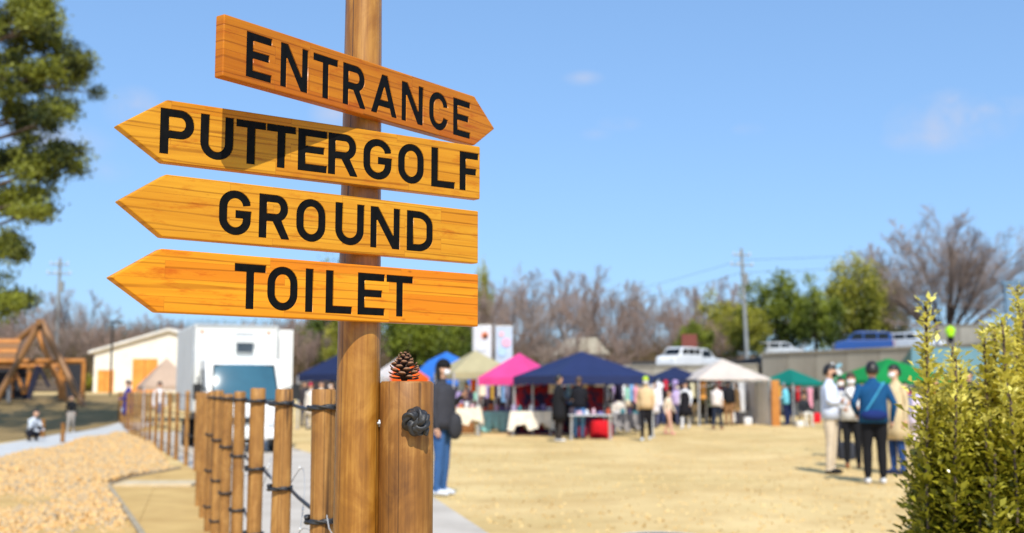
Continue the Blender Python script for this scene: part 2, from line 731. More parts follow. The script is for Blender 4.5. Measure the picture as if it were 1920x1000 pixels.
def _ln(scale, det, lo, hi, ca, cb):
    n = _t.nodes.new('ShaderNodeTexNoise')
    n.inputs['Scale'].default_value = scale
    n.inputs['Detail'].default_value = det
    n.inputs['Roughness'].default_value = 0.65
    _t.links.new(_co.outputs['Object'], n.inputs['Vector'])
    r = _t.nodes.new('ShaderNodeValToRGB')
    r.color_ramp.elements[0].position = lo
    r.color_ramp.elements[1].position = hi
    r.color_ramp.elements[0].color = (*ca, 1)
    r.color_ramp.elements[1].color = (*cb, 1)
    _t.links.new(n.outputs['Fac'], r.inputs[0])
    return n, r


_n1, _r1 = _ln(0.55, 8, 0.36, 0.68, lin((224, 196, 140)), lin((200, 168, 112)))
_n2, _r2 = _ln(0.16, 4, 0.40, 0.62, (1, 1, 1), (0.86, 0.86, 0.80))
_n3, _r3 = _ln(2.2, 6, 0.56, 0.72, (1, 1, 1), (0.84, 0.84, 0.86))
_m = None
for _r in (_r2, _r3):
    _x = _t.nodes.new('ShaderNodeMix')
    _x.data_type = 'RGBA'
    _x.blend_type = 'MULTIPLY'
    _x.inputs['Factor'].default_value = 1.0
    _t.links.new(_m.outputs['Result'] if _m else _r1.outputs[0], _x.inputs['A'])
    _t.links.new(_r.outputs[0], _x.inputs['B'])
    _m = _x
_t.links.new(_m.outputs['Result'], _b.inputs['Base Color'])
_n4, _r4 = _ln(35, 4, 0.3, 0.7, (0, 0, 0), (1, 1, 1))
_bp = _t.nodes.new('ShaderNodeBump')
_bp.inputs['Strength'].default_value = 0.35
_bp.inputs['Distance'].default_value = 0.03
_t.links.new(_n4.outputs['Fac'], _bp.inputs['Height'])
_t.links.new(_bp.outputs[0], _b.inputs['Normal'])
SAND = M('sand', lin((205, 172, 112)), lin((186, 152, 96)), scale=1.6, rough=0.95, bump=0.5, bscale=60, detail=8, spec=0.1)
CONC = M('path_concrete', lin((200, 190, 176)), lin((182, 172, 158)), scale=1.4, rough=0.9, bump=0.3, bscale=90, detail=8, spec=0.2)
PALE = M('pale_concrete', lin((200, 200, 198)), lin((182, 182, 178)), scale=1.2, rough=0.9, bump=0.2, bscale=40, detail=6)
OLIVE = M('short_grass', lin((134, 114, 74)), lin((154, 130, 90)), scale=0.8, rough=0.95, bump=0.6, bscale=30, detail=8, spec=0.1)
WALLC = M('wall_concrete', lin((172, 166, 152)), lin((134, 128, 116)), scale=0.7, rough=0.9, bump=0.3, bscale=8, detail=8, stretch=(1, 1, 0.25))
LEAF_LITTER = M('leaf_litter', lin((122, 102, 82)), lin((86, 74, 58)), scale=0.5, rough=0.95, bump=0.8, bscale=3, bdist=0.3, detail=8, spec=0.1)
METAL = M('grey_metal', lin((150, 152, 155)), lin((120, 122, 125)), scale=5, rough=0.4, metallic=0.6)
DARKM = M('dark_metal', lin((45, 45, 47)), lin((32, 32, 34)), scale=5, rough=0.5, metallic=0.3)
RUBBER = M('rubber', (0.012, 0.012, 0.012), (0.02, 0.02, 0.02), scale=8, rough=0.8)


# ------------------------------------------------------------------ ground
def ss(t):
    t = max(0.0, min(1.0, t))
    return t * t * (3 - 2 * t)


def hgt(x, y):
    left = ss((-9 - x) / 5) * ss((y - 37) / 26) * 1.28
    back = ss((y - 68) / 85) * 6
    return left + back


xs = np.concatenate([np.linspace(-900, -70, 14), np.arange(-64, 65, 2.0), np.linspace(70, 900, 14)])
ys = np.concatenate([np.linspace(-300, -10, 6), np.arange(-6, 160, 2.0), np.linspace(166, 1500, 20)])
V = [(x, y, hgt(x, y)) for y in ys for x in xs]
nx = len(xs)
F = [(j * nx + i, j * nx + i + 1, (j + 1) * nx + i + 1, (j + 1) * nx + i) for j in range(len(ys) - 1) for i in range(nx - 1)]
g = link('ground', np_mesh('ground', V, F, LAWN, True))
tag(g, 'dry golden lawn stretching across the market field', 'lawn', kind='structure')
# leaf-litter over the rising wooded ground
V = [(x, y, hgt(x, y) + 0.06) for y in np.arange(70, 170, 2.0) for x in np.arange(-120, 121, 2.0)]
nx2, ny2 = 121, 50
F = [(j * nx2 + i, j * nx2 + i + 1, (j + 1) * nx2 + i + 1, (j + 1) * nx2 + i) for j in range(ny2 - 1) for i in range(nx2 - 1)]
o = link('wooded_slope', np_mesh('wooded_slope', V, F, LEAF_LITTER, True))
tag(o, 'brown leaf covered slope rising behind the market tents', 'slope', kind='structure')


def strip(name, left, right, dz, mat, label, cat, sub=6):
    """a sheet between two polylines, following the ground"""
    V, F = [], []
    n = len(left)
    rows = []
    for i in range(n - 1):
        for k in range(sub + (1 if i == n - 2 else 0)):
            t = k / sub
            a = Vector(left[i]).lerp(Vector(left[i + 1]), t)
            b = Vector(right[i]).lerp(Vector(right[i + 1]), t)
            rows.append((a, b))
    m = 6
    for a, b in rows:
        for k in range(m + 1):
            p = a.lerp(b, k / m)
            V.append((p.x, p.y, hgt(p.x, p.y) + dz))
    for j in range(len(rows) - 1):
        for k in range(m):
            F.append((j * (m + 1) + k, j * (m + 1) + k + 1, (j + 1) * (m + 1) + k + 1, (j + 1) * (m + 1) + k))
    o = link(name, np_mesh(name, V, F, mat, True))
    return tag(o, label, cat, kind='structure')


def fence_pt(k):
    return Vector((-0.223 - 0.373 * k, 2.5 + 1.235 * k))


strip('path', [(0.55, -3), (-0.05, 2.3), (-0.9, 5.2), (-3.75, 14.6), (-5.1, 19.3), (-8.6, 28.5), (-12.2, 38.6)],
      [(3.2, -3), (1.55, 2.3), (0.95, 5.2), (-0.95, 14.6), (-2.3, 19.3), (-5.4, 28.5), (-8.8, 38.6)], 0.009, CONC,
      'grey concrete path running along the rope fence', 'path')
strip('sandy_strip', [(-3.2, -3), (-2.2, 5), (-3.4, 10.8), (-5.6, 16.5), (-5.8, 18), (-6.1, 21)],
      [(0.8, -3), (-0.6, 5), (-2.3, 10.8), (-4.0, 16.5), (-4.5, 18), (-5.3, 21)], 0.005, SAND,
      'bare sandy strip between the gravel bed and the fence', 'sand')
strip('pale_path', [(-14.5, 8), (-12.6, 20), (-12.4, 28.3), (-13.7, 35.8), (-14.2, 43)],
      [(-8.4, 8), (-9.4, 20), (-10.9, 28.6), (-12.0, 35.8), (-12.9, 43)], 0.03, PALE,
      'pale concrete path curving past the gravel bed', 'path')
strip('grass_patch', [(-40, 18), (-40, 30), (-40, 42), (-40, 58)],
      [(-14.0, 18), (-13.2, 30), (-14.3, 42), (-15.5, 58)], 0.02, OLIVE,
      'short olive grass around the timber play frame', 'grass')
strip('gravel_bed', [(-8.3, 4), (-8.4, 10.8), (-9.3, 20), (-10.9, 28.6), (-12.3, 37.2)],
      [(-2.25, 4), (-3.42, 10.8), (-5.9, 20), (-8.9, 28.6), (-12.2, 37.2)], 0.012, SAND,
      'sandy bed under the loose tan stones', 'gravel bed')

# loose stones: uncountable, one object
rng = np.random.default_rng(3)
ico = bmesh.new()
bmesh.ops.create_icosphere(ico, subdivisions=1, radius=1.0)
IV = np.array([v.co[:] for v in ico.verts])
IF = np.array([[v.index for v in f.verts] for f in ico.faces])
ico.free()


def in_gravel(x, y):
    L_ = np.interp(y, [4, 10.8, 20, 28.6, 37.2], [-8.3, -8.4, -9.3, -10.9, -12.3])
    R_ = np.interp(y, [4, 10.8, 16.5, 18, 20, 28.6, 37.2], [-2.25, -3.42, -5.62, -5.75, -5.7, -8.7, -12.2])
    return L_ < x < R_


vs, fs, tint = [], [], []
cnt = 0
while cnt < 20000:
    y = 7 + 30 * rng.random() ** 1.5
    x = rng.uniform(-12.5, -2.2)
    if not in_gravel(x, y) or x / y < -0.49:
        continue
    s = rng.uniform(0.01, 0.03) * (1 + y / 30)
    q = Quaternion(rng.normal(size=4)).normalized().to_matrix()
    A = (IV * rng.uniform(0.75, 1.2, size=(len(IV), 1))) * np.array([1.3, 1.0, 0.55]) * s
    A = A @ np.array(q).T
    A += np.array([x, y, 0.012 + s * 0.45 + 0.05 * math.sin(x * 1.3) * math.cos(y * 0.9)])
    vs.append(A)
    fs.append(IF + cnt * len(IV))
    tint += [rng.random()] * len(IV)
    cnt += 1
STONE = M('tan_stone', lin((200, 154, 92)), lin((164, 146, 120)), attr=True, c3=lin((216, 180, 124)), rough=0.9, bump=0.3, bscale=40)
o = link('gravel', np_mesh('gravel', np.concatenate(vs), np.concatenate(fs), STONE, True, tint))
tag(o, 'loose tan and orange stones of the gravel bed', 'gravel', kind='stuff')

# short dry tufts on the lawn, uncountable
nt_ = 8000
yy = 8 + 34 * rng.random(nt_) ** 1.4
xx = rng.uniform(-0.12, 0.5, nt_) * yy
keep = xx > np.interp(yy, [8, 10.8, 14.7, 25, 36], [0.6, 0.0, -0.85, -4.0, -7.8])
xx, yy = xx[keep], yy[keep]
ang = rng.uniform(0, PI, len(xx))
hh = rng.uniform(0.01, 0.028, len(xx))
ww = rng.uniform(0.01, 0.03, len(xx))
P = np.stack([xx, yy, np.zeros_like(xx)], 1)
dx = np.stack([np.cos(ang) * ww, np.sin(ang) * ww, np.zeros_like(xx)], 1)
up = np.stack([rng.normal(0, 0.012, len(xx)), rng.normal(0, 0.012, len(xx)), hh], 1)
V = np.stack([P - dx, P + dx, P + up], 1).reshape(-1, 3)
F = np.arange(len(V)).reshape(-1, 3)
TUFT = M('dry_grass_blade', lin((218, 190, 134)), lin((202, 172, 116)), attr=True, rough=0.9, spec=0.1)
o = link('dry_grass', np_mesh('dry_grass', V, F, TUFT, False, np.repeat(rng.random(len(xx)), 3)))
tag(o, 'short dry grass blades scattered over the golden lawn', 'grass', kind='stuff')

# slab and edging by the gravel
b = MB()
p0, p1 = gp(236, 917), gp(354, 906)
b.box(((p0.x + p1.x) / 2, (p0.y + p1.y) / 2, 0.03), (1.05, 0.62, 0.05), rz=0.03)
o = b.build('stone_slab', M('slab_stone', lin((206, 188, 154)), lin((190, 170, 134)), scale=5, rough=.9), bevel=0.01)
tag(o, 'flat pale stone slab lying on the sandy strip', 'slab')
b = MB()
pts = [(-2.2, 6), (-3.34, 10.8), (-5.6, 16.5), (-5.75, 17.8), (-5.65, 20.2)]
for a, c in zip(pts[:-1], pts[1:]):
    b.bar((*a, 0.01), (*c, 0.01), 0.055, 0.05)
o = b.build('gravel_edging', M('edging_stone', lin((176, 160, 132)), lin((150, 136, 112)), scale=6, rough=.9))
tag(o, 'thin grey edging strip along the gravel bed', 'edging')
# round cover at the lower edge of the picture
e0 = gp(1232, 1004)
cv = empty('ground_cover', (e0.x, e0.y - 0.25, 0), 0, 'round grey drain cover set in the lawn', 'drain cover')
b = MB()
b.tube([(0, 0, 0.0), (0, 0, 0.012)], [0.36, 0.35], 32)
b.build('lid', DARKM, cv)
b = MB()
rg = []
for rr, zz in ((0.352, 0.0), (0.352, 0.018), (0.39, 0.018), (0.39, 0.0)):
    rg.append([(rr * math.cos(2 * PI * k / 32), rr * math.sin(2 * PI * k / 32), zz) for k in range(32)])
b.loft(rg, caps=False)
b.build('rim', PALE, cv)


# ------------------------------------------------------------------ signpost
def arc(cx, cy, rx, ry, a0, a1, n=14):
    return [(cx + rx * math.cos(R(a0 + (a1 - a0) * i / n)), cy + ry * math.sin(R(a0 + (a1 - a0) * i / n))) for i in range(n + 1)]


LH, SV, SH = 0.0852, 0.0158, 0.0132


def glyph(ch, w):
    h, s, q = LH, SV, SH
    if ch == 'I':
        return [[(0, 0), (w, 0), (w, h), (0, h)]]
    if ch == 'L':
        return [[(0, 0), (w, 0), (w, q), (s, q), (s, h), (0, h)]]
    if ch == 'T':
        c = w / 2
        return [[(c - s / 2, 0), (c + s / 2, 0), (c + s / 2, h - q), (w, h - q), (w, h), (0, h), (0, h - q), (c - s / 2, h - q)]]
    if ch == 'E':
        m = 0.52 * h
        return [[(0, 0), (w, 0), (w, q), (s, q), (s, m - q / 2), (0.9 * w, m - q / 2), (0.9 * w, m + q / 2), (s, m + q / 2), (s, h - q), (w, h - q), (w, h), (0, h)]]
    if ch == 'F':
        m = 0.5 * h
        return [[(0, 0), (s, 0), (s, m - q / 2), (0.88 * w, m - q / 2), (0.88 * w, m + q / 2), (s, m + q / 2), (s, h - q), (w, h - q), (w, h), (0, h)]]
    if ch == 'N':
        d = s * 1.12
        s = s * 0.92
        y1 = h - h * s / (w - d)
        y2 = h - h * (w - s - d) / (w - d)
        return [[(0, 0), (s, 0), (s, y1), (w - d, 0), (w, 0), (w, h), (w - s, h), (w - s, y2), (d, h), (0, h)]]
    if ch == 'A':
        a = s * 0.52
        s1 = s * 1.06
        ha = (w / 2 - s1) * h / (w / 2 - a)
        xi = lambda y: s1 + (w / 2 - s1) * y / ha
        y0, y1 = 0.2 * h, 0.2 * h + q * 0.95
        return [[(0, 0), (s1, 0), (xi(y0), y0), (w - xi(y0), y0), (w - s1, 0), (w, 0), (w / 2 + a, h), (w / 2 - a, h)],
                [(xi(y1), y1), (w / 2, ha), (w - xi(y1), y1)]]
    if ch == 'U':
        ry = 0.37 * h
        return [[(0, h)] + arc(w / 2, ry, w / 2, ry, 180, 360) + [(w, h), (w - s, h)] + arc(w / 2, ry, w / 2 - s, ry - q, 360, 180) + [(s, h)]]
    if ch == 'O':
        ry = 0.38 * h
        o = arc(w / 2, ry, w / 2, ry, 180, 360) + arc(w / 2, h - ry, w / 2, ry, 0, 180)
        i = arc(w / 2, ry, w / 2 - s, ry - q, 180, 360) + arc(w / 2, h - ry, w / 2 - s, ry - q, 0, 180)
        return [o, i[::-1]]
    if ch == 'C':
        ry = 0.38 * h
        return [arc(w / 2, h - ry, w / 2, ry, 8, 180) + arc(w / 2, ry, w / 2, ry, 180, 352) + arc(w / 2, ry, w / 2 - s, ry - q, 352, 180) + arc(w / 2, h - ry, w / 2 - s, ry - q, 180, 8)]
    if ch == 'G':
        ry = 0.36 * h
        m = 0.55 * h
        return [arc(w / 2, h - ry, w / 2, ry, 10, 180) + arc(w / 2, ry, w / 2, ry, 180, 360) + [(w, m), (0.52 * w, m), (0.52 * w, m - q), (w - s, m - q)] + arc(w / 2, ry, w / 2 - s, ry - q, 360, 180) + arc(w / 2, h - ry, w / 2 - s, ry - q, 180, 10)]
    if ch == 'P':
        y0 = 0.36 * h
        rr = (h - y0) / 2
        cy = (h + y0) / 2
        return [[(0, 0), (s, 0), (s, y0)] + arc(w - rr, cy, rr, rr, -90, 90) + [(0, h)],
                ([(s, y0 + q)] + arc(w - rr, cy, rr - s, rr - q, -90, 90) + [(s, h - q)])[::-1]]
    if ch == 'R':
        y0 = 0.40 * h
        rr = (h - y0) / 2
        cy = (h + y0) / 2
        w2 = w * 0.94
        return [[(0, 0), (s, 0), (s, y0), (0.44 * w, y0), (w - s * 1.12, 0), (w, 0), (0.44 * w + s * 1.22, y0 + 0.012 * h)] + arc(w2 - rr, cy, rr, rr, -62, 90) + [(0, h)],
                ([(s, y0 + q)] + arc(w2 - rr, cy, rr - s, rr - q, -90, 90) + [(s, h - q)])[::-1]]
    if ch == 'D':
        rx, ry = 0.58 * w, 0.36 * h
        o = [(0, 0)] + arc(w - rx, ry, rx, ry, -90, 0) + arc(w - rx, h - ry, rx, ry, 0, 90) + [(0, h)]
        i = [(s, q)] + arc(w - rx, ry, rx - s, ry - q, -90, 0) + arc(w - rx, h - ry, rx - s, ry - q, 0, 90) + [(s, h - q)]
        return [o, i[::-1]]


def glyph_mesh(name, loops, half, offset=0.0):
    """2D outline with holes to an extruded mesh lying in local xy, z = +-half"""
    cu = bpy.data.curves.new(name, 'CURVE')
    cu.dimensions = '2D'
    cu.fill_mode = 'BOTH'
    cu.extrude = half
    cu.offset = offset
    for lp in loops:
        pts = []
        for p in lp:
            if not pts or (abs(p[0] - pts[-1][0]) + abs(p[1] - pts[-1][1])) > 1e-6:
                pts.append(p)
        sp = cu.splines.new('POLY')
        sp.points.add(len(pts) - 1)
        for i, p in enumerate(pts):
            sp.points[i].co = (p[0], p[1], 0, 1)
        sp.use_cyclic_u = True
    ob = bpy.data.objects.new(name, cu)
    C.objects.link(ob)
    dg = bpy.context.evaluated_depsgraph_get()
    me = bpy.data.meshes.new_from_object(ob.evaluated_get(dg))
    bpy.data.objects.remove(ob)
    bpy.data.curves.remove(cu)
    bm = bmesh.new()
    bm.from_mesh(me)
    bmesh.ops.remove_doubles(bm, verts=bm.verts, dist=1e-6)
    bmesh.ops.recalc_face_normals(bm, faces=bm.faces)
    bm.to_mesh(me)
    bm.free()
    return me


POLE = Vector((-0.3254, 2.5, 0))
sign = empty('signpost', POLE, 0, 'tall round wooden signpost with four orange arrow boards and black lettering', 'signpost')


def log_mesh(name, z0, z1, r0, r1, mat, n=28, seed=0, wob=0.012, chamfer=0.005):
    random.seed(seed)
    rings = []
    zs = [z0, z0 + 0.01] + [z0 + (z1 - z0) * i / 14 for i in range(1, 14)] + [z1 - chamfer, z1]
    ph = random.random() * 6
    for i, z in enumerate(zs):
        t = (z - z0) / (z1 - z0)
        r = r0 + (r1 - r0) * t
        if i == len(zs) - 1:
            r -= chamfer * 0.8
        ring = []
        for k in range(n):
            a = 2 * PI * k / n
            d = 1 + wob * math.sin(2 * a + ph + z * 1.5) + wob * 0.6 * math.sin(3 * a + ph * 2 - z * 2) + 0.003 * math.sin(7 * a + z * 9)
            ring.append((r * d * math.cos(a), r * d * math.sin(a), z))
        rings.append(ring)
    b = MB()
    b.loft(rings)
    return b.mesh(name, mat, autosmooth=0.7)


link('pole', log_mesh('pole', -0.05, 2.6, 0.0565, 0.0365, W_POLE, 40, 1, 0.008), sign)

BOARDS = [
    ('entrance', 54.0, -0.441, 0.313, 1.8765, 1.9945, 'R', 0.392, 1.931, 'ENTRANCE', 1.8898,
     [-0.3848, -0.323, -0.2985, -0.2273, -0.2113, -0.1431, -0.1269, -0.0587, -0.0415, 0.0395, 0.0551, 0.1259, 0.148, 0.2134, 0.2338, 0.2956],
     ((0.54, 0.185, 0.008), (0.40, 0.115, 0.004), (0.44, 0.095, 0.003))),
    ('puttergolf', 36.4, -0.459, 0.2668, 1.730, 1.8505, 'L', -0.5487, 1.7885, 'PUTTERGOLF', 1.7475,
     [-0.4665, -0.4011, -0.3874, -0.3218, -0.3148, -0.2536, -0.2501, -0.1885, -0.1817, -0.1178, -0.1135, -0.045, -0.0311, 0.0363, 0.0535, 0.1176, 0.1376, 0.1978, 0.2121, 0.2613],
     ((0.63, 0.295, 0.018), (0.50, 0.20, 0.010), (0.48, 0.145, 0.005))),
    ('ground', 38.3, -0.4647, 0.2664, 1.586, 1.7047, 'L', -0.5488, 1.646, 'GROUND', 1.6025,
     [-0.3529, -0.2875, -0.2693, -0.2032, -0.1877, -0.1223, -0.0987, -0.0314, -0.0145, 0.0572, 0.0762, 0.1428],
     ((0.66, 0.315, 0.020), (0.54, 0.22, 0.011), (0.52, 0.165, 0.006))),
    ('toilet', 39.9, -0.4767, 0.271, 1.445, 1.5626, 'L', -0.5667, 1.504, 'TOILET', 1.460,
     [-0.3238, -0.2587, -0.2534, -0.1874, -0.1687, -0.1504, -0.1219, -0.0611, -0.0456, 0.0191, 0.0253, 0.0916],
     ((0.76, 0.32, 0.014), (0.66, 0.235, 0.008), (0.62, 0.15, 0.005))),
]
TH = 0.024
for bi, (nm, ang, s0, s1, z0, z1, side, tip, tipz, word, lz, lx, cols) in enumerate(BOARDS):
    a = R(ang)
    n = Vector((math.sin(a), -math.cos(a), 0))
    front = 0.042 + TH
    zc = (z0 + z1) / 2
    # local frame: x along the board, -y to the front, origin on the front face plane
    if side == 'R':
        poly = [(s0, z0 - zc), (s1, z0 - zc), (tip, tipz - zc), (s1, z1 - zc), (s0, z1 - zc)]
    else:
        poly = [(s0, z0 - zc), (s1, z0 - zc), (s1, z1 - zc), (s0 + 0.004, z1 - zc), (tip, tipz - zc)]
    b = MB()
    b.prism(poly, 0.0, TH)
    me = b.mesh('sign_board', wood_sign('varnished_board_' + nm, *cols, seed=1.7 * bi + 0.6), bevel=0.0036, seg=3)
    bo = link('sign_board', me, sign, n * front + Vector((0, 0, zc)), (0, 0, a))
    bo['label'] = 'orange varnished arrow board reading ' + word + (' pointing right' if side == 'R' else ' pointing left')
    # routed letters: cut the board, then lay the black letters into the grooves
    cut = bmesh.new()
    glyphs = []
    for i, ch in enumerate(word):
        w = lx[2 * i + 1] - lx[2 * i]
        if ch == 'I':
            w = SV
        lp = glyph(ch, w)
        glyphs.append((ch, lp, lx[2 * i]))
        cm = glyph_mesh('cut', lp, 0.006, 0.0013)
        cm.transform(Matrix.Translation((lx[2 * i], 0, lz - zc)) @ Matrix.Rotation(PI / 2, 4, 'X'))
        cut.from_mesh(cm)
        bpy.data.meshes.remove(cm)
    cme = bpy.data.meshes.new('cut')
    cut.to_mesh(cme)
    cut.free()
    co_ = bpy.data.objects.new('cut', cme)
    C.objects.link(co_)
    co_.matrix_world = Matrix.Translation(POLE + n * front + Vector((0, 0, zc))) @ Matrix.Rotation(a, 4, 'Z')
    bpy.context.view_layer.update()
    md = bo.modifiers.new('letters', 'BOOLEAN')
    md.operation = 'DIFFERENCE'
    md.solver = 'EXACT'
    md.object = co_
    dg = bpy.context.evaluated_depsgraph_get()
    res = bpy.data.meshes.new_from_object(bo.evaluated_get(dg))
    bo.modifiers.clear()
    if len(res.polygons) > 20:
        bo.data = res
    bpy.data.objects.remove(co_)
    for ch, lp, x0 in glyphs:
        lm = glyph_mesh('letter', lp, 0.0021)
        lm.transform(Matrix.Rotation(PI / 2, 4, 'X'))
        lm.materials.clear()
        lm.materials.append(LETTER)
        lo = link('letter', lm, bo, (x0, 0.0034, lz - zc))
        lo['label'] = 'black letter ' + ch
    # two screws holding the board to the pole are hidden behind the lettering


# ------------------------------------------------------------------ rope fence
def rope_rings(pts, rad, pitch, lobes=3, n=12, step=None, depth=0.2):
    """twisted rope along a polyline, resampled"""
    pts = [Vector(p) for p in pts]
    d = [0]
    for p, q in zip(pts[:-1], pts[1:]):
        d.append(d[-1] + (q - p).length)
    step = step or pitch / 8
    m = max(2, int(d[-1] / step))
    rings = []
    prev = None
    res = []
    j = 0
    for i in range(m + 1):
        s = d[-1] * i / m
        while j < len(d) - 2 and d[j + 1] < s:
            j += 1
        t = (s - d[j]) / max(1e-9, d[j + 1] - d[j])
        res.append(pts[j].lerp(pts[j + 1], t))
    for i, p in enumerate(res):
        t = (res[min(i + 1, m)] - res[max(i - 1, 0)]).normalized()
        if prev is None:
            u = t.cross(Vector((0, 0, 1)) if abs(t.z) < 0.9 else Vector((1, 0, 0))).normalized()
        else:
            u = (prev - t * prev.dot(t)).normalized()
        prev = u
        w = t.cross(u)
        tw = 2 * PI * (d[-1] * i / m) / pitch
        ring = []
        for k in range(n):
            a = 2 * PI * k / n
            r = rad * (1 - depth + depth * math.cos(lobes * a - tw))
            ring.append(p + (u * math.cos(a) + w * math.sin(a)) * r)
        rings.append(ring)
    return rings


def rope_mesh(pts, rad, pitch=None, **kw):
    b = MB()
    b.loft(rope_rings(pts, rad, pitch or rad * 5, **kw))
    return b.mesh('rope', BLACK_ROPE, smooth=True)


fence = empty('rope_fence', (0, 0, 0), 0, 'fence of brown round posts strung with three black ropes', 'fence')
ROPE_Z = (1.247, 0.895, 0.562, 0.23)
near = [fence_pt(k) for k in range(0, 10)]
far = []
p = Vector((-5.18, 19.5))
dirv = Vector((-7.4, 19.2)).normalized()
for k in range(16):
    far.append(Vector((-5.18, 19.5)) + dirv * (1.75 * k + random.Random(k).uniform(-0.1, 0.1)))
posts = [log_mesh('post', -0.05, 1.31, 0.0392 + 0.002 * (k % 2), 0.0372, W_FENCE, 24, 30 + k, 0.05) for k in range(4)]
link('post', log_mesh('end_post', -0.05, 1.322, 0.0592, 0.0575, W_POST, 36, 11, 0.012), fence, (near[0].x, near[0].y, 0))['label'] = 'thick end post with a black rope knot on its side'
rr = random.Random(5)
for i, q in enumerate(near[1:] + far):
    r0 = 1.0
    o = link('post', posts[i % 4], fence, (q.x, q.y, rr.uniform(-0.025, 0.012)), (rr.uniform(-0.005, 0.005), rr.uniform(-0.006, 0.006), rr.uniform(0, 6)))
    o.scale = (r0, r0, 1)


def ring_pts(c, r, z, turns=1.0, rise=0.0, n=28, a0=0.0):
    m = int(n * turns)
    return [(c.x + r * math.cos(a0 + 2 * PI * k / n), c.y + r * math.sin(a0 + 2 * PI * k / n), z + rise * k / n) for k in range(m + 1)]


for zi, z in enumerate(ROPE_Z):
    # straight runs between posts, slightly slack
    line = [near[0]] + near[1:]
    pts = []
    for i, (a, c) in enumerate(zip(line[:-1], line[1:])):
        side = Vector((c - a)).normalized()
        nrm = Vector((side.y, -side.x)) * 0.043
        for t in (0.0, 0.25, 0.5, 0.75):
            q = a.lerp(c, t) + nrm
            pts.append((q.x, q.y, z - 0.05 * t * (1 - t)))
    q = line[-1] + nrm
    pts.append((q.x, q.y, z))
    link('rope', rope_mesh(pts, 0.0082, 0.05, n=12, step=0.009, depth=.26), fence)
    b = MB()
    fp = [near[-1]] + far
    for a, c in zip(fp[:-1], fp[1:]):
        b.tube([(a.x, a.y, z), ((a.x + c.x) / 2, (a.y + c.y) / 2, z - 0.02), (c.x, c.y, z)], 0.008, 5)
    b.build('rope', BLACK_ROPE, fence)
    for i, q in enumerate(near[1:8]):
        link('rope_wrap', rope_mesh(ring_pts(q, 0.0475, z - 0.004, 1.25 if zi == 0 else 1.6, 0.012, 26), 0.0094, 0.046, n=15, step=0.005 if i < 3 else 0.02, depth=.28), fence)

# the stopper knot on the face of the end post
q = near[0]
kc = at(780, 791, 2.5 - 0.074)
pts = []
for i in range(241):
    t = 2 * PI * i / 240
    rad = 0.0125 + 0.0085 * math.cos(4 * t + .5)
    pts.append((kc.x + rad * math.cos(3 * t + .4) * 1.02 + .002 * math.sin(2 * t), kc.y + 0.011 * math.sin(4 * t + .5) + 0.003 + .003 * math.cos(t), kc.z + rad * math.sin(3 * t + .4) * 1.12 + .002 * math.cos(5 * t)))
link('rope_knot', rope_mesh(pts, 0.0094, 0.026, n=18, step=0.0022, depth=0.16), fence)
b = MB()
b.sphere((kc.x, kc.y + 0.004, kc.z), (0.02, 0.017, 0.022), 14, 10)
b.build('knot_core', BLACK_ROPE, fence, smooth=True)
link('rope_end', rope_mesh([(kc.x + 0.018, kc.y + 0.006, kc.z - 0.006), (kc.x + 0.021, kc.y + 0.004, kc.z - 0.018), (kc.x + 0.019, kc.y + 0.006, kc.z - 0.027)], 0.0068, 0.03, n=12, step=0.003), fence)
# bolt between the signpost and the end post
b = MB()
bp_ = at(714, 690 + 104, 2.485)
b.tube([(bp_.x - 0.02, bp_.y, bp_.z), (bp_.x + 0.012, bp_.y, bp_.z)], 0.004, 10)
b.tube([(bp_.x - 0.004, bp_.y, bp_.z), (bp_.x + 0.003, bp_.y, bp_.z)], 0.0085, 6)
o = b.build('bolt', METAL)
tag(o, 'small steel bolt in the gap between signpost and end post', 'bolt')

# pine cone on the end post
pc_c = at(758, 717, 2.5)
cone = empty('pine_cone', (pc_c.x, 2.5, 1.323), 0.4, 'open brown pine cone standing on top of the end post', 'pine cone')
CONE_D = M('pine_cone_dark', (0.035, 0.016, 0.01), (0.07, 0.03, 0.016), scale=90, rough=0.8)
CONE_T = M('pine_cone_tip', (0.42, 0.23, 0.13), (0.22, 0.10, 0.05), scale=120, rough=0.75, bump=0.4, bdist=0.001)
b = MB()
b.tube([(0, 0, 0), (0, 0, 0.012), (0, 0, 0.03), (0, 0, 0.046), (0, 0, 0.057)], [0.006, 0.010, 0.0095, 0.006, 0.0015], 10)
b.build('core', CONE_D, cone, smooth=True)
b = MB()     # one scale: thin dark tongue with a thick pale tip, pointing +x
prof = [(0, .002, 0, .001), (.35, .0036, .0, .001), (.7, .0064, .0008, .0011), (.9, .0072, .0022, .0015), (1.0, .0052, .0036, .0013)]
rings = []
for (t, w, z, th) in prof:
    x = t * 0.0205
    rings.append([(x, -w, z - th * .3), (x, 0, z - th * .9), (x, w, z - th * .3), (x, w * .8, z + th * .5), (x, 0, z + th), (x, -w * .8, z + th * .5)])
b.loft(rings[:4], caps=True)
b.cur = 1
b.loft([[(p[0] + .0001, p[1] * 1.03, p[2] * 1.02) for p in r] for r in rings[3:]], caps=True)
scale_me = b.mesh('scale', [CONE_D, CONE_T], smooth=True)
rr = random.Random(8)
NS = 50
for i in range(NS):
    t = i / NS
    z = 0.004 + 0.05 * t ** 1.05
    rad = 0.004 + 0.004 * math.sin(PI * min(1, t * 1.15 + .12))
    sc = (0.95 + 0.32 * math.sin(PI * min(1, t * 1.1 + 0.3))) * (1 if t < .5 else 1 - (t - .5) * .95)
    an = i * 2.39996
    tilt = -(-.12 + 0.95 * t) + rr.uniform(-.14, .14)
    o = link('scale', scale_me, cone, (rad * math.cos(an), rad * math.sin(an), z))
    o.rotation_euler = (rr.uniform(-.15, .15), tilt, an)
    o.scale = (sc, sc, sc)

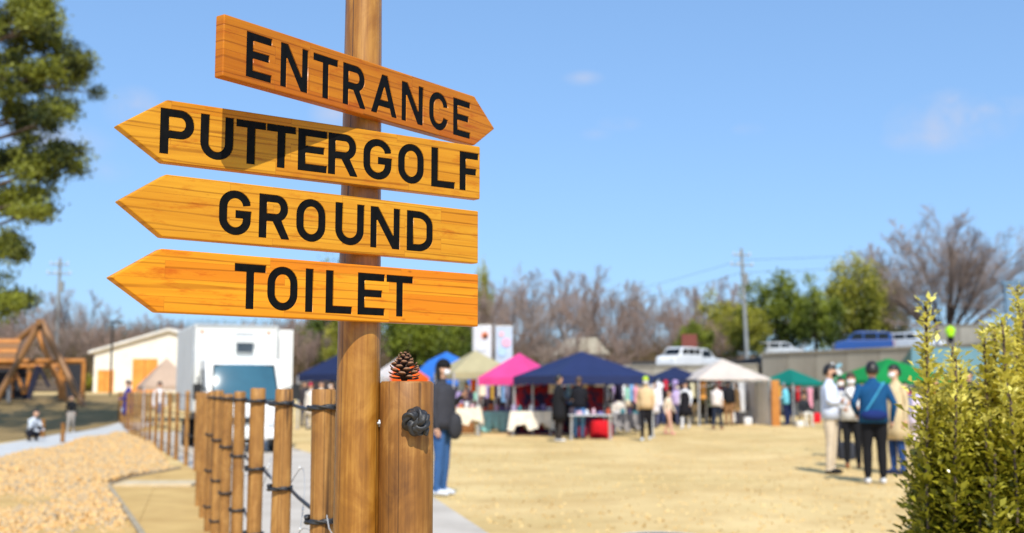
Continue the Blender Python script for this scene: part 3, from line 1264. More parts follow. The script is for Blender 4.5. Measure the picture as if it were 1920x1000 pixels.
# clear fairy-light cable hung along the middle rope
CLEAR = M('clear_cable', (0.6, 0.6, 0.6), (0.7, 0.7, 0.7), rough=0.15, spec=0.8, trans=0.5)
BEAD = M('clear_bead', (0.75, 0.73, 0.68), (0.8, 0.8, 0.78), rough=0.05, spec=1.0, coat=1.0)
fl = empty('fairy_light_cable', (near[2].x, near[2].y, 0), 0, 'thin clear fairy light cable draped along the ropes', 'fairy lights')
rr = random.Random(2)
pts = []
for i in range(0, 97):
    t = i / 96 * 4.4 + 0.7
    q = near[0] + (near[1] - near[0]) * t
    z = 0.86 + 0.10 * math.sin(t * 7.2) + 0.045 * math.sin(t * 17 + 1)
    pts.append(Vector((q.x + 0.055 + 0.03 * math.sin(t * 11), q.y - 0.02 + 0.03 * math.cos(t * 9), z)))
loc = [p - Vector((near[2].x, near[2].y, 0)) for p in pts]
b = MB()
b.tube(loc, 0.0022, 6)
b.build('cable', CLEAR, fl, smooth=True)
bead = MB()
bead.sphere((0, 0, 0), (0.0045, 0.0045, 0.007), 8, 6)
bead_me = bead.mesh('bulb', BEAD, smooth=True)
for i in range(3, 95, 4):
    link('bulb', bead_me, fl, loc[i] + Vector((0, -0.004, 0.006)))


# ------------------------------------------------------------------ plants
def leaf_cloud(name, centres, normals_up, size, n_per, mat, seed, spread, tintf=None, aspect=0.5, droop=0.0):
    """many small bent leaves (two triangles each) spread around centres; returns a mesh"""
    rg_ = np.random.default_rng(seed)
    centres = np.asarray(centres)
    n = len(centres) * n_per
    base = np.repeat(centres, n_per, axis=0)
    off = rg_.normal(size=(n, 3)) * np.asarray(spread)
    P = base + off
    d = rg_.normal(size=(n, 3))
    d[:, 2] += normals_up
    d /= np.linalg.norm(d, axis=1, keepdims=True)
    u = np.cross(d, rg_.normal(size=(n, 3)))
    u /= np.linalg.norm(u, axis=1, keepdims=True) + 1e-9
    s = size * rg_.uniform(0.6, 1.3, size=(n, 1))
    tip = P + d * s
    mid = P + d * s * 0.5 + np.cross(d, u) * s * 0.12
    a = mid + u * s * aspect * 0.5
    c = mid - u * s * aspect * 0.5
    V = np.stack([P, a, tip, c], 1).reshape(-1, 3)
    F = np.arange(n * 4).reshape(-1, 4)
    tn = tintf(P) if tintf else rg_.random(n)
    tn = np.clip(tn + rg_.normal(0, 0.14, n), 0, 1)
    return np_mesh(name, V, F, mat, False, np.repeat(tn, 4))


def branch_tree(seed, height, limbs=6, fan=0.6, levels=4, trunk_r=0.16, fork=0.18, side=0.5, n_side=6, up=0.10, dens=1.0, even=False):
    """bare tree: a short trunk forks into limbs that fan out and branch along their length.
    returns (trunk segs, twig segs) as p0, p1, r0, r1"""
    rnd = random.Random(seed)
    trunk, twigs = [], []

    def grow(p, d, ln, r, lev):
        n = n_side if lev < levels else 3
        q, dd, rr_ = p, d, r
        for s in range(n):
            dd = (dd + Vector((rnd.gauss(0, .07), rnd.gauss(0, .07), rnd.gauss(0, .04) + up * (1 if lev < 3 else .4)))).normalized()
            q2 = q + dd * ln / n
            r2 = r * (1 - .82 * (s + 1) / n)
            (trunk if lev == 0 else twigs).append((q, q2, rr_, max(r2, r * .12)))
            if lev < levels and s >= (1 if lev == 0 else 0) and rnd.random() < dens:
                for _ in range(2 if (lev >= 1 and rnd.random() < .35) else 1):
                    ax = Vector((rnd.gauss(0, 1), rnd.gauss(0, 1), rnd.gauss(0, .8)))
                    ax = (ax - dd * ax.dot(dd)).normalized()
                    a_ = side * rnd.uniform(.6, 1.35)
                    grow(q2, (dd * math.cos(a_) + ax * math.sin(a_)).normalized(), ln * (1 - .72 * s / n) * rnd.uniform(.48, .72), max(r2, r * .2) * .55, lev + 1)
            q, rr_ = q2, max(r2, r * .12)

    base = Vector((0, 0, -0.3))
    fk = Vector((rnd.gauss(0, .1), rnd.gauss(0, .1), height * fork))
    trunk.append((base, base.lerp(fk, .5), trunk_r * 1.15, trunk_r))
    trunk.append((base.lerp(fk, .5), fk, trunk_r, trunk_r * .9))
    for i in range(limbs):
        az = 2 * PI * (i * .618 + rnd.random() * .15)
        a_ = fan * math.sqrt((i + .3) / limbs) * rnd.uniform(.85, 1.15)
        d = Vector((math.sin(a_) * math.cos(az), math.sin(a_) * math.sin(az), math.cos(a_)))
        grow(fk - Vector((0, 0, rnd.uniform(0, .25) * height * fork)), d, height * (1 - fork) * (rnd.uniform(.9, .98) if even else rnd.uniform(.8, 1.0)) * (1 - .12 * a_), trunk_r * .55, 0)
    return trunk, twigs


def seg_mesh(name, segs, mat, n=4, minr=0.0):
    P0 = np.array([s[0][:] for s in segs])
    P1 = np.array([s[1][:] for s in segs])
    r0 = np.maximum(np.array([s[2] for s in segs]), minr)[:, None]
    r1 = np.maximum(np.array([s[3] for s in segs]), minr * 0.8)[:, None]
    d = P1 - P0
    d /= np.linalg.norm(d, axis=1, keepdims=True) + 1e-9
    ref = np.where(np.abs(d[:, 2:3]) < .9, np.array([[0, 0, 1.0]]), np.array([[1.0, 0, 0]]))
    u = np.cross(d, ref)
    u /= np.linalg.norm(u, axis=1, keepdims=True)
    w = np.cross(d, u)
    vs_ = []
    for P_, r_ in ((P0, r0), (P1, r1)):
        for k in range(n):
            a = 2 * PI * k / n
            vs_.append(P_ + (u * math.cos(a) + w * math.sin(a)) * r_)
    V_ = np.stack(vs_, 1).reshape(-1, 3)
    m = len(segs)
    F_ = []
    base = np.arange(m)[:, None] * (2 * n)
    for k in range(n):
        k2 = (k + 1) % n
        F_.append(base + np.array([[k, k2, n + k2, n + k]]))
    return np_mesh(name, V_, np.concatenate(F_), mat, True)


BARK = M('grey_bark', lin((112, 96, 84)), lin((78, 66, 58)), scale=3, rough=0.95, bump=0.5, bscale=10, stretch=(3, 3, .6), spec=0.1)
TWIG = M('bare_twig', lin((176, 156, 142)), lin((146, 128, 116)), scale=0.6, rough=0.95, spec=0.1)
TWIG_R = M('reddish_twig', lin((180, 154, 138)), lin((150, 126, 112)), scale=0.6, rough=0.95, spec=0.1)
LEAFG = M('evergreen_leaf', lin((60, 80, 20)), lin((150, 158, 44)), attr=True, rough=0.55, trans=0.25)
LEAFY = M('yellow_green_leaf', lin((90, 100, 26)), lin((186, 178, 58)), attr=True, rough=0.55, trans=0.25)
NEEDLE = M('pine_needle', lin((24, 42, 10)), lin((148, 152, 46)), attr=True, rough=0.6, trans=0.2)
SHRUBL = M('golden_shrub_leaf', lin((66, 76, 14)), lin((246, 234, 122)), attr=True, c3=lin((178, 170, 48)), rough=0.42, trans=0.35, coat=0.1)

# bare trees: five shapes, copied
bare = []
for i in range(6):
    tr, tw = branch_tree(40 + i, 9.5, limbs=6 + i % 3, fan=0.85 + .1 * (i % 3), levels=3, trunk_r=0.15, fork=0.26 + .06 * (i % 2), side=0.52, n_side=7, up=0.025)
    bare.append((seg_mesh('trunk', tr, BARK, 6), seg_mesh('crown', tw, TWIG if i % 2 else TWIG_R, 3, 0.0085), max(max(s[1].z for s in tw), 1)))


def put_tree(name, kind, x, y, h, label, group, rz=0.0, z=None, wide=1.0):
    tm, cm, top = kind
    z = hgt(x, y) if z is None else z
    e_ = empty(name, (x, y, z), rz, label, 'tree', group)
    s = h / top
    for nm, me in (('trunk', tm), ('crown', cm)):
        o_ = link(nm, me, e_)
        o_.scale = (s * wide, s * wide, s)
    return e_


TERR_Z = 3.5
rr = random.Random(21)
spots = []
# (px, y of the top, depth)
for (px, ty, Y) in [(925, 510, 104), (965, 492, 100), (1010, 503, 110), (1062, 512, 104), (1112, 503, 98), (1150, 512, 106), (1195, 540, 112), (1232, 530, 104), (1275, 535, 110), (1318, 525, 106), (1350, 520, 98),
                    (985, 560, 92), (1180, 575, 92),
                    (880, 520, 112), (840, 540, 106), (795, 560, 110), (600, 560, 100), (560, 585, 96), (640, 545, 108), (520, 590, 104), (470, 600, 110),
                    (20, 560, 92), (70, 540, 100), (150, 545, 90), (185, 590, 84), (255, 590, 98), (300, 585, 106), (345, 600, 96), (-40, 540, 96), (120, 600, 76), (40, 610, 80),
                    (1690, 560, 112), (1500, 560, 118), (1620, 520, 120),
                    (905, 560, 90), (1130, 565, 96), (1290, 570, 94), (1020, 615, 90), (1106, 605, 81), (1062, 610, 81), (1330, 590, 90), (1375, 560, 110),
                    (575, 620, 84), (610, 600, 90), (545, 600, 92), (700, 600, 86), (230, 620, 86), (100, 575, 94), (0, 600, 84)]:
    spots.append((px, ty, Y))
for i, (px, ty, Y) in enumerate(spots):
    top = at(px, ty, Y)
    gz = hgt(top.x, Y)
    if px > 1440:
        gz = TERR_Z
    tall = 'tall' if ty < 545 else ('medium' if ty < 585 else 'low')
    where = 'behind the white truck and the signpost' if 400 < px < 900 else ('behind the play frame' if px < 400 else ('behind the navy market tent' if px < 1440 else 'behind the parked cars'))
    put_tree('bare_tree', bare[i % 6], top.x, Y, top.z - gz, '%s leafless %s tree %s' % (tall, 'grey brown' if i % 2 else 'reddish brown', where), 'leafless trees %s' % where, rr.uniform(0, 6), gz, rr.uniform(0.85, 1.15))

# the big fan-shaped bare tree on the right
tr, tw = branch_tree(9, 10, limbs=30, fan=0.98, levels=3, trunk_r=0.17, fork=0.13, side=0.5, n_side=7, up=0.004, even=True)
topz = max(s[1].z for s in tw)
tp = at(1768, 384, 96)
big = (seg_mesh('trunk', tr, BARK, 6), seg_mesh('crown', tw, TWIG, 3, 0.0085), topz)
put_tree('bare_tree', big, tp.x, 96, tp.z - 4.0, 'large leafless fan shaped tree above the concrete wall at right', None, 0.7, 4.0, 1.14)

# twiggy undergrowth under the trees: one mass
nU = 30000
ux = rng.uniform(-60, 17, nU)
uy = rng.uniform(88, 126, nU)
uz = np.array([hgt(a, c) for a, c in zip(ux, uy)])
hh = rng.uniform(0.6, 3.6, nU) 
an = rng.uniform(0, PI, nU)
P = np.stack([ux, uy, uz], 1)
T_ = P + np.stack([rng.normal(0, .5, nU), rng.normal(0, .5, nU), hh], 1)
dx = np.stack([np.cos(an) * .035, np.sin(an) * .035, np.zeros(nU)], 1)
V = np.stack([P - dx, P + dx, T_ + dx * .3, T_ - dx * .3], 1).reshape(-1, 3)
UND = M('undergrowth_twig', lin((120, 98, 80)), lin((92, 84, 52)), attr=True, rough=0.95, spec=0.1)
o = link('undergrowth', np_mesh('undergrowth', V, np.arange(nU * 4).reshape(-1, 4), UND, False, np.repeat(rng.random(nU), 4)))
tag(o, 'tangled brown undergrowth below the leafless trees', 'undergrowth', kind='stuff')


def evergreen(seed, rx, ry, rz, mat, clumps=110, per=90, size=0.22):
    """crown of leaf clumps (volume, uneven) and a trunk with limbs; crown centre at z=rz*1.25"""
    rg_ = np.random.default_rng(seed)
    rnd = random.Random(seed)
    cz = rz * 1.0
    cs = []
    while len(cs) < clumps:
        d = rg_.normal(size=3)
        d /= np.linalg.norm(d)
        r = rg_.random() ** 0.35
        bump_ = 0.78 + 0.3 * mnoise.noise(Vector(d * 1.7 + seed))
        p_ = d * r * bump_ * np.array([rx, ry, rz]) + np.array([0, 0, cz])
        if p_[2] < rz * 0.1:
            continue
        cs.append(p_)
    cs = np.array(cs)
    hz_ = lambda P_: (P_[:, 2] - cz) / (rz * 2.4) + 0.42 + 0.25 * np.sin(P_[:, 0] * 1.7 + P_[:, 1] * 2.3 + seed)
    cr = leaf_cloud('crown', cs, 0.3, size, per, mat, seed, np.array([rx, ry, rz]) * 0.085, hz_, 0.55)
    segs = [(Vector((0, 0, -.4)), Vector((rnd.gauss(0, .1), rnd.gauss(0, .1), cz * .6)), rz * .055, rz * .035)]
    q = segs[0][1]
    for i in range(0, clumps, 3):
        c_ = Vector(cs[i])
        m_ = q.lerp(c_, .5) + Vector((0, 0, -.1 * rz * .3))
        segs.append((q, m_, rz * .02, rz * .012))
        segs.append((m_, c_, rz * .012, rz * .004))
    return seg_mesh('trunk', segs, BARK, 6), cr, cz


ever = [evergreen(1, 3.0, 2.6, 3.4, LEAFG), evergreen(2, 3.3, 2.8, 3.0, LEAFY), evergreen(3, 2.6, 2.6, 3.6, LEAFG), evergreen(4, 3.0, 2.8, 3.0, LEAFY, 80, 80)]


def put_ever(kind, px, top_y, half_px, Y, base_z, label, group=None, rz=0.0):
    tm, cm, cz = ever[kind]
    rx0 = [3.0, 3.3, 2.6, 3.0][kind]
    rz0 = [3.4, 3.0, 3.6, 3.0][kind]
    tp_ = at(px, top_y, Y)
    sz = (tp_.z - base_z) / (cz + rz0 * 0.95)
    sx = half_px * Y / FPX / rx0
    e_ = empty('evergreen_tree', (tp_.x, Y, base_z), rz, label, 'tree', group)
    for nm, me in (('trunk', tm), ('crown', cm)):
        o_ = link(nm, me, e_)
        o_.scale = (sx, sx, sz)
    return e_


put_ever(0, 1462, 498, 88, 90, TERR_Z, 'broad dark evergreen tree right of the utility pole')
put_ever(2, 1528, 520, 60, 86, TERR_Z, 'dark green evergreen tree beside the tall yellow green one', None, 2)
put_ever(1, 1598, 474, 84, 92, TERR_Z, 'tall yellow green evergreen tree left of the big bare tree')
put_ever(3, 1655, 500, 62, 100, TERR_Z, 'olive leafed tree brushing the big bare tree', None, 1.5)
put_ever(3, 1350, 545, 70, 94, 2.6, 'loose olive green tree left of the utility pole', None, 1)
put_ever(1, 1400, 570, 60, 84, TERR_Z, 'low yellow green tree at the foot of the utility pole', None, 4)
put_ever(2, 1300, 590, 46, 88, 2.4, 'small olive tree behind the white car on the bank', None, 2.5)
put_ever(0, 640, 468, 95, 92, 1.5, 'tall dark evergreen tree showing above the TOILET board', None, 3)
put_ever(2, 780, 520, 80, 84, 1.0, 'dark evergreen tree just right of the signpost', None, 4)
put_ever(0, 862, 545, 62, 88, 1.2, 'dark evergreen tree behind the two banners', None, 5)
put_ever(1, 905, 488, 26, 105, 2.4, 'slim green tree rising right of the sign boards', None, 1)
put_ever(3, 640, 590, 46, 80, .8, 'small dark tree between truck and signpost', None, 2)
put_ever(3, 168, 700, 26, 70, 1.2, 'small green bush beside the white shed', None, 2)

# the pine at the left edge
rnd = random.Random(77)
pine_p = Vector((-18.6, 37.0, 0))
pine = empty('pine_tree', pine_p, 0, 'large pine with layered green needle pads at the left edge', 'tree')
segs = []
prev_p, pr = Vector((0, 0, -.4)), .38
trunk_pts = [prev_p]
for i in range(9):
    q = Vector((rnd.gauss(0, .18), rnd.gauss(0, .18), 1.9 * (i + 1) - .3))
    segs.append((prev_p, q, pr, pr * .88))
    prev_p, pr = q, pr * .88
    trunk_pts.append(q)
pads, ptint = [], []


def bough(st, c_, n_sub, sp):
    m_ = st.lerp(c_, .55) + Vector((0, 0, -.25))
    segs.append((st, m_, .09, .06))
    segs.append((m_, c_, .06, .025))
    tone = rnd.choice([.1, .3, .55, .8])
    for s_ in range(n_sub):
        off = Vector((rnd.gauss(0, sp), rnd.gauss(0, sp), rnd.gauss(.05, sp * .5)))
        pads.append(c_ + off)
        ptint.append(min(1, max(0, tone + rnd.gauss(0, .22) + off.z * .9)))  # sunlit and dark needle clumps put into the tint, brighter upwards
        segs.append((m_.lerp(c_, .6), c_ + off, .02, .008))


for i in range(44):
    z = 4.4 + 11.4 * (i / 44) + rnd.uniform(-.6, .6)
    k = min(int((z + .3) / 1.9), 8)
    st = trunk_pts[k].lerp(trunk_pts[min(k + 1, 9)], ((z + .3) / 1.9) % 1)
    an = i * 2.4 + rnd.uniform(-.4, .4)
    ln = (2.8 if z < 6 else (4.0 if z < 9 else 4.8 - .5 * max(0, z - 12))) * rnd.uniform(.55, 1.0)
    bough(st, st + Vector((math.cos(an) * ln, math.sin(an) * ln, rnd.uniform(-.2, .7))), 7, .42)
# boughs that show in the picture
for (px, py) in [(142, 125), (118, 118), (88, 48), (105, 85), (50, 20), (112, 205), (95, 225), (55, 165), (20, 120), (20, 55), (30, 215), (112, 300), (85, 318), (130, 290), (60, 325), (20, 300), (55, 400), (20, 385), (65, 370), (30, 470), (8, 455), (42, 560), (12, 575), (75, 20), (40, 90), (80, 140), (10, 170)]:
    c_ = at(px, py, 36 + rnd.uniform(-1.0, 1.0)) - pine_p
    bough(Vector((0, 0, max(2.5, c_.z - .4))), c_, 9, .30)
link('trunk', seg_mesh('trunk', segs, BARK, 6), pine)
pad_t = np.repeat(np.array(ptint), 120)
link('crown', leaf_cloud('crown', pads, 0.8, 0.15, 120, NEEDLE, 5, (.17, .17, .13), lambda P_: pad_t, 0.4), pine)


# golden-tipped shrubs at the lower right
def shrub(cx, cy, stems, label, seed):
    rnd_ = random.Random(seed)
    e_ = empty('shrub', (cx, cy, 0), 0, label, 'shrub', None)
    V_, T_ = [], []
    for (sx, sy, hh_, lean, tall) in stems:
        ph_ = rnd_.random() * 6
        lv = []
        nseg = 16
        for i in range(nseg + 1):
            t = i / nseg
            lv.append(Vector((sx + lean * t * t + .012 * math.sin(ph_ + t * 7), sy + .012 * math.cos(ph_ + t * 6), hh_ * t)))
        link('stem', seg_mesh('stem', [(a_, c_, .006, .005) for a_, c_ in zip(lv[:-1], lv[1:])], BARK, 5), e_)
        t = 0.25
        ai = rnd_.random() * 6
        while t < 1.0:
            p_ = lv[min(int(t * nseg), nseg - 1)].lerp(lv[min(int(t * nseg) + 1, nseg)], (t * nseg) % 1)
            full = 1.0 if p_.z < 1.2 else max(.42, 1 - (p_.z - 1.2) * 2.6)
            if hh_ - p_.z < .1:
                full = min(full, .5)
            for w_ in range(2):
                ai += 2.4
                side = Vector((math.cos(ai), math.sin(ai), 0))
                ln = (.07 * full) * rnd_.uniform(.3, 1.2)
                nl = 5 if full > .6 else 3
                for l_ in range(nl):
                    bse = p_ + side * ln * l_ / (nl - 1) + Vector((0, 0, ln * .7 * l_ / (nl - 1)))
                    d_ = (side * rnd_.uniform(.4, 1) + Vector((rnd_.gauss(0, .4), rnd_.gauss(0, .4), rnd_.uniform(.25, 1.1)))).normalized()
                    s_ = (.014 + .036 * rnd_.random() ** 1.6) * (1 if t < .9 else .85)
                    u_ = d_.cross(Vector((rnd_.gauss(0, .4), rnd_.gauss(0, .4), 1))).normalized() * s_ * .27
                    nn = u_.normalized().cross(d_)
                    mid_ = bse + d_ * s_ * .5
                    V_ += [bse, mid_ + u_ + nn * s_ * .10, bse + d_ * s_ - nn * s_ * .12, mid_ - u_ + nn * s_ * .10]
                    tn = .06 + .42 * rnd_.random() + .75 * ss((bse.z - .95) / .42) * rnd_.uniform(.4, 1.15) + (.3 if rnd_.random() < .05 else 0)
                    T_ += [min(1, tn)] * 4
            t += .0108 / hh_
    link('foliage', np_mesh('foliage', [v[:] for v in V_], np.arange(len(V_)).reshape(-1, 4), SHRUBL, False, T_), e_)
    return e_


def stems_for(lst, cx, cy, Y0, seed, extra, w, hmin, hmax):
    rnd_ = random.Random(seed)
    out = []
    for (px, ty) in lst:
        Yd = Y0 + rnd_.uniform(-.15, .2)
        q_ = at(px, ty, Yd)
        out.append((q_.x - cx, Yd - cy, q_.z, rnd_.uniform(-.02, .02), True))
    for i in range(extra):
        out.append((rnd_.uniform(-w, w), rnd_.uniform(-.28, .38), rnd_.uniform(hmin, hmax), rnd_.uniform(-.03, .05), False))
    return out


YS = 4.3
c1 = at(1785, 735, YS).x
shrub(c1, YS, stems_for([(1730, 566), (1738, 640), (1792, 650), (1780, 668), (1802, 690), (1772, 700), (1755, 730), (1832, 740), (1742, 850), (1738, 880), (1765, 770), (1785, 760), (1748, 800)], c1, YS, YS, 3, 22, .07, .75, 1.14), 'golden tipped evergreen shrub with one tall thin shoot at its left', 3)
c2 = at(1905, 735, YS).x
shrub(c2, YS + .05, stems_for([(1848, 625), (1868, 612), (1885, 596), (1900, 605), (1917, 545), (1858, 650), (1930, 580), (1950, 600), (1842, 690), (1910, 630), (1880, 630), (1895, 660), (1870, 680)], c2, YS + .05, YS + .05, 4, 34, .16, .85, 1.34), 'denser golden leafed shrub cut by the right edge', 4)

# ------------------------------------------------------------------ retaining walls and terrace
def wall_run(name, pts, z0, z1, th, label, panel=2.4):
    """cast concrete wall in panels with recessed joints and a coping"""
    e_ = empty(name, (pts[0][0], pts[0][1], 0), 0, label, 'wall')
    o0 = Vector((pts[0][0], pts[0][1], 0))
    core = MB()
    cop = MB()
    for a_, c_ in zip(pts[:-1], pts[1:]):
        A_, B_ = Vector((*a_, 0)) - o0, Vector((*c_, 0)) - o0
        zm = (z0 + z1) / 2
        core.bar(A_ + Vector((0, 0, zm)), B_ + Vector((0, 0, zm)), th * .8, z1 - z0)
        cop.bar(A_ + Vector((0, 0, z1 + .06)), B_ + Vector((0, 0, z1 + .06)), th + .14, .118)
        L_ = (B_ - A_).length
        n_ = max(1, round(L_ / panel))
        d_ = (B_ - A_) / n_
        me_ = None
        for i in range(n_):
            if me_ is None:
                pb = MB()
                pb.box((0, 0, 0), (d_.length - .05, th, z1 - z0 - .02))
                me_ = pb.mesh('panel', WALLC, bevel=.015, seg=1)
            link('panel', me_, e_, A_ + d_ * (i + .5) + Vector((0, 0, zm)), (0, 0, math.atan2(d_.y, d_.x)))
    core.build('core', WALLC, e_)
    cop.build('coping', WALLC, e_)
    return e_


wall_run('retaining_wall', [(15.2, 71), (20.5, 59.5), (27, 46)], -.2, 3.5, .35, 'long grey concrete retaining wall below the parked cars')
wall_run('retaining_wall', [(1, 79), (15.0, 71.6)], -.2, 2.88, .3, 'lower concrete wall left of the main retaining wall')
wall_run('upper_wall', [(29.4, 84), (48, 77)], TERR_Z, 5.95, .3, 'upper concrete wall under the big bare tree')
V = [(15.3, 71.3), (20.7, 59.7), (27.2, 46.2), (140, 40), (140, 175), (1.2, 175), (1.2, 87), (15.4, 80.5)]
b = MB()
b.prism(V, 2.0, TERR_Z - .06, 'xy')
o = b.build('terrace', M('asphalt', (.06, .06, .062), (.05, .05, .05), scale=3, rough=.9, bump=.3, bscale=60))
tag(o, 'raised asphalt terrace carrying the parked cars', 'terrace', kind='structure')

b = MB()
b.prism([(1.2, 79.2), (15.0, 71.9), (15.3, 71.6), (15.5, 80.6), (1.3, 87.2)], 1.5, 2.94, 'xy')
o = b.build('parking_ledge', MATS['asphalt'])
tag(o, 'narrow asphalt ledge behind the lower concrete wall', 'ledge', kind='structure')

# ------------------------------------------------------------------ buildings and poles at the back
WHITE_W = M('white_wall', lin((236, 230, 216)), lin((226, 218, 202)), scale=1.5, rough=.8)
ORANGE_D = M('orange_door', lin((232, 156, 66)), lin((214, 134, 52)), scale=2, rough=.6)
Yb = 64
sh = empty('shed', (at(315, 740, Yb).x, Yb, 1.2), 0, 'white gabled shed with orange doors behind the rope fence', 'shed')
xl, xr = at(177, 660, Yb).x - sh.location.x, -(at(177, 660, Yb).x - sh.location.x)
ze, za = at(177, 661, Yb).z - 1.2, at(315, 621, Yb).z - 1.2
b = MB()
b.prism([(xl, -.5), (xr, -.5), (xr, ze), (0, za), (xl, ze)], 0, 9)
b.build('wall', WHITE_W, sh)
b = MB()
for sgn in (-1, 1):
    b.prism([(0, za + .02), (sgn * (-xl + .25), ze - .06), (sgn * (-xl + .25), ze + .06), (0, za + .16)], -.25, 9.25)
b.build('roof', M('pale_roof', lin((232, 228, 220)), lin((214, 210, 200)), scale=2, rough=.5), sh)
for (x0, x1, y0, y1) in [(182, 214, 694, 744), (247, 296, 673, 744)]:
    p_, q_ = at(x0, y1, Yb), at(x1, y0, Yb)
    w_, h_ = q_.x - p_.x, q_.z - p_.z
    b = MB()
    b.box(((p_.x + q_.x) / 2 - sh.location.x, -.02, (p_.z + q_.z) / 2 - 1.2), (w_, .08, h_))
    d_ = b.build('door', ORANGE_D, sh, bevel=.01)
    b = MB()
    b.box(((p_.x + q_.x) / 2 - sh.location.x, -.08, (p_.z + q_.z) / 2 - 1.2), (.03, .03, h_ * .96))
    b.build('door_seam', M('door_seam', lin((150, 92, 40))), d_)

# far house above the navy tent
hp = at(1090, 668, 84)
hs = empty('house', (hp.x, 84, TERR_Z - .1), .35, 'small cream house half hidden behind the leafless trees', 'house')
hb = hp.z - hs.location.z
b = MB()
b.box((0, 0, hb * .5 - .1), (2.6, 2.4, hb + .6))
b.build('wall', M('cream_render', lin((206, 194, 170)), lin((190, 178, 152)), scale=2, rough=.9), hs)
b = MB()
b.prism([(-1.6, hb + .12), (1.6, hb + .12), (.5, hb + 1.25), (-.5, hb + 1.25)], -1.45, 1.45)
b.build('roof', M('pale_roof_tile', lin((198, 188, 166)), lin((170, 160, 140)), scale=6, rough=.8), hs)
for x_ in (-.65, .65):
    b = MB()
    b.box((x_, -1.22, hb - .45), (.6, .06, .6))
    b.build('window', glass('house', (70, 80, 90)), hs)


def utility_pole(px, top_y, Y, base, label, r=.13, lean=0.0):
    tp_ = at(px, top_y, Y)
    e_ = empty('utility_pole', (tp_.x, Y, base), 0, label, 'utility pole')
    h_ = tp_.z - base
    gm_ = M('pole_concrete', lin((150, 152, 150)), lin((130, 132, 130)), scale=3, rough=.8)
    b_ = MB()
    b_.tube([(lean, 0, 0), (lean * .5, 0, h_ * .5), (0, 0, h_)], [r * 1.25, r, r * .75], 12)
    b_.build('pole', gm_, e_, autosmooth=.7)
    for k, (zz, w_) in enumerate(((h_ - .5, 1.3), (h_ - 1.2, 1.7))):
        b_ = MB()
        b_.box((0, -.12, zz), (w_, .09, .09), rz=.25)
        a_ = b_.build('crossarm', gm_, e_)
        for x_ in (-.45, .45, -.15):
            b_ = MB()
            b_.tube([(x_ * w_, -.12 + x_ * w_ * .25, zz + .05), (x_ * w_, -.12 + x_ * w_ * .25, zz + .22)], [.06, .04], 8)
            b_.build('insulator', paint('porcelain', (220, 220, 215)), a_)
    b_ = MB()
    b_.tube([(.25, -.1, h_ - 2.6), (.25, -.1, h_ - 1.8)], .17, 12)
    b_.build('transformer', gm_, e_)
    return e_


u1 = utility_pole(1390, 466, 82, TERR_Z, 'grey utility pole with crossarms in front of the evergreen trees', .13, .25)
u2 = utility_pole(113, 484, 88, 1.8, 'grey utility pole far left behind the play frame', .13, 0)
# overhead wires from the right-hand pole
b = MB()
A_ = at(1390, 488, 82)
for tx, ty, tY in ((2250, 420, 112), (1000, 575, 150)):
    B_ = at(tx, ty, tY)
    for dz in (0, -.9):
        pts = []
        for i in range(13):
            t = i / 12
            q_ = A_.lerp(B_, t)
            pts.append((q_.x, q_.y, q_.z + dz - 2.2 * t * (1 - t)))
        b.tube(pts, .012, 4)
        o = b.build('overhead_wire', RUBBER)
        side_ = 'right' if tx > 1390 else 'left'
        tag(o, '%s thin overhead wire running %s from the utility pole' % ('upper' if dz == 0 else 'lower', side_), 'wire', 'overhead wires')
        b = MB()

# lamp post
lp = gp(205, 782)
lamp = empty('lamp_post', (lp.x * .93, lp.y * .93, 0.25), 0, 'dark lamp post with a flat lantern beside the rope fence', 'lamp post')
Yl = lp.y * .93
lh = at(205, 606, Yl).z - .25
b = MB()
b.tube([(0, 0, -.3), (0, 0, lh)], [.06, .045], 10)
b.build('pole', DARKM, lamp)
b = MB()
b.box((.2, 0, lh + .04), (.55, .3, .09))
hd = b.build('lamp_head', DARKM, lamp, bevel=.02)
b = MB()
b.box((.25, 0, lh - .012), (.36, .22, .014))
b.build('lens', paint('lamp_lens', (215, 220, 220)), hd)

# steel frame at the right edge
fp_ = at(1905, 640, 78)
fr = empty('steel_frame', (fp_.x, 78, TERR_Z), 0, 'blue grey steel frame with a sloping brace at the right edge', 'frame')
FR = paint('blue_grey_steel', (104, 132, 152), .5, 0)
zt = at(1905, 528, 78).z - TERR_Z
for x_ in (-.55, 1.2):
    b = MB()
    b.box((x_, 0, zt / 2 - .1), (.16, .16, zt + .2))
    b.build('upright', FR, fr)
b = MB()
b.box((.32, 0, zt - .1), (2.1, .2, .28))
b.build('top_beam', FR, fr)
b = MB()
b.bar((-.5, -.1, .4), (1.15, -.1, zt - .5), .14)
b.build('brace', FR, fr)
b = MB()
b.box((.32, .12, zt * .55), (1.7, .05, zt * .6))
b.build('panel', paint('blue_panel', (120, 148, 172), .5, 0), fr)


